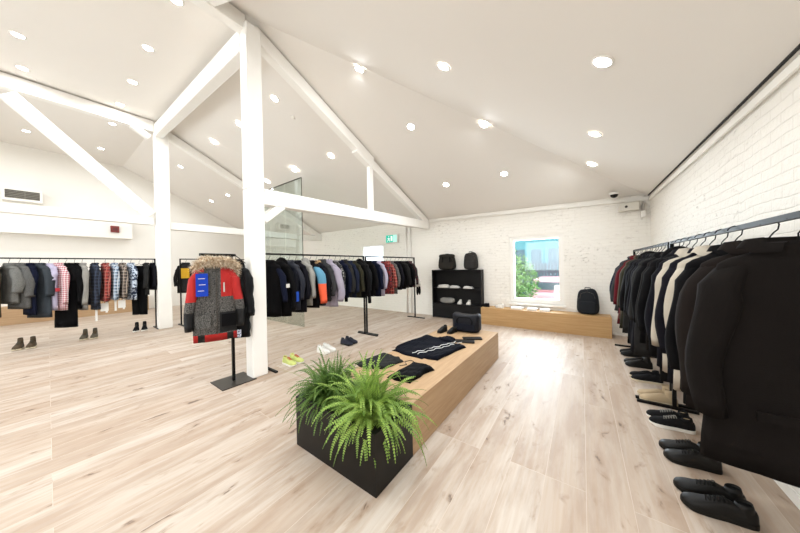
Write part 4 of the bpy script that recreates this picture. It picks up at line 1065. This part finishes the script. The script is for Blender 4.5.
# ------------------------------------------------------------------ backpacks
def backpack(label, loc, rz, w, d, h, mat, flap=False):
    t = thing('backpack', label, 'backpack', loc, rz)
    def tp(x, y, z): return z
    bm = pillow_box(w, d, h, 4.5, sag=None)
    for v in bm.verts:
        k = v.co.z/h; v.co.x *= 1-.20*k*k; v.co.y *= 1-.25*k; v.co.z += .012*math.sin(v.co.x*22)*k
    mesh_obj('body', bm, mat, t, True)
    bm = pillow_box(w*.78, d*.35, h*.48, 4.5)
    mesh_obj('front_pocket', bm, mat, t, True, (0, -d*.47, h*.04))
    if flap:
        bm = pillow_box(w*.86, d*1.0, h*.28, 3.5); mesh_obj('lid', bm, mat, t, True, (0, -.02, h*.76))
        for s in (-1, 1): boxo('buckle_strap', (s*w*.2-.012, s*w*.2+.012, -d*.62, -d*.5, h*.35, h*.85), K, t)
    bm = bmesh.new(); tube(bm, [(-.05, 0, h*.97), (-.045, 0, h*1.05), (.045, 0, h*1.05), (.05, 0, h*.97)], .009, 6); mesh_obj('grab_handle', bm, K, t, True)
    bm = bmesh.new(); tube(bm, [(-w*.34, -d*.42, h*.62), (-w*.28, -d*.40, h*.82), (0, -d*.36, h*.90), (w*.28, -d*.40, h*.82), (w*.34, -d*.42, h*.62)], .005, 5); mesh_obj('zip', bm, MBRZ, t, True)
    for s in (-1, 1):
        bm = bmesh.new(); tube(bm, [(s*w*.2, d*.36, h*.9), (s*w*.34, d*.55, h*.55), (s*w*.4, d*.45, h*.1)], .016, 6); mesh_obj('shoulder_strap', bm, K, t, True)
    return t
backpack('dark grey backpack standing on the window bench', (.09, 6.80, .432), -.12, .40, .20, .54, fabric('#26282b', .7, .5))
backpack('grey brown rucksack with lid on the shelf unit end nearest the rails', (-3.2, 6.82, 1.412), .2, .52, .2, .44, fabric('#2f2c28', .8, .9), True)
backpack('smooth dark grey backpack on the shelf unit end nearest the window', (-2.50, 6.85, 1.412), -.05, .40, .18, .47, fabric('#353331', .75, .5))

# goods on the shelves
def folded(label, loc, w, d, h, mat, cat='sweater', name='sweater', rz=0):
    t = thing(name, label, cat, loc, rz)
    slab('fold', quad((-w/2, -d/2), (w/2, -d/2), (w/2, d/2), (-w/2, d/2), .006), h, mat, t, int(abs(loc[0])*100), 20, .008)
    slab('upper_fold', quad((-w*.45, -d*.42), (w*.42, -d*.45), (w*.4, d*.4), (-w*.44, d*.42), .008), h*.8, mat, t, int(abs(loc[0])*101), 20, .008, (0, 0, h*.75)); return t
folded('crumpled pale grey top on the upper shelf, nearest the rails', (-3.33, 6.83, .886), .36, .17, .06, WHT)
folded('white folded top in the middle of the upper shelf', (-2.98, 6.83, .886), .28, .17, .045, fabric('#d9d6d0'))
folded('white folded top on the upper shelf, end nearest the window', (-2.58, 6.83, .886), .27, .17, .04, fabric('#dcd8d2'))
t = thing('cap_bag', 'pale grey rounded wash bag on the lower shelf', 'bag', (-3.22, 6.84, .431)); mesh_obj('body', pillow_box(.44, .16, .17, 3.0), fabric('#8f8c86', .8), t, True)
bm = bmesh.new(); tube(bm, [(-.16, -.05, .15), (0, -.055, .168), (.16, -.05, .15)], .006, 5); mesh_obj('zip', bm, MBRZ, t, True)
for x, w in ((-2.84, 'nearer the grey wash bag'), (-2.58, 'nearer the window')):
    shoe('white sneaker on the lower shelf, %s' % w, (x, 6.93, .431), -PI/2, (WHS, MRUB, LINB, MRUB), 'white sneakers on the lower shelf', 'sneaker', .18, True)
    
# things on the window bench
shoe('small black shoe on the window bench beside the shelf unit', (-1.98, 6.72, .432), PI*.9, (SUB, MRUBK, LINB, MRUBK), None, 'dress', .24, False)
shoe('small white shoe on the window bench next to the black shoe', (-1.62, 6.72, .432), PI*.9, (WHS, MRUB, LINB, MRUB), None, 'dress', .24, False)
for x, w, lab in ((-1.32, .26, 'white flat box on the window bench next to the white shoe'), (-.98, .20, 'white flat box in the middle of the window bench'), (-.72, .2, 'white flat box on the window bench nearest the backpack')):
    t = thing('flat_box', lab, 'box', (x, 6.78, .432)); boxo('tray', (-w/2, w/2, -.10, .10, 0, .03), MWHT, t, .004); boxo('lid', (-w/2-.004, w/2+.004, -.104, .104, .03, .045), MWHT, t, .004)
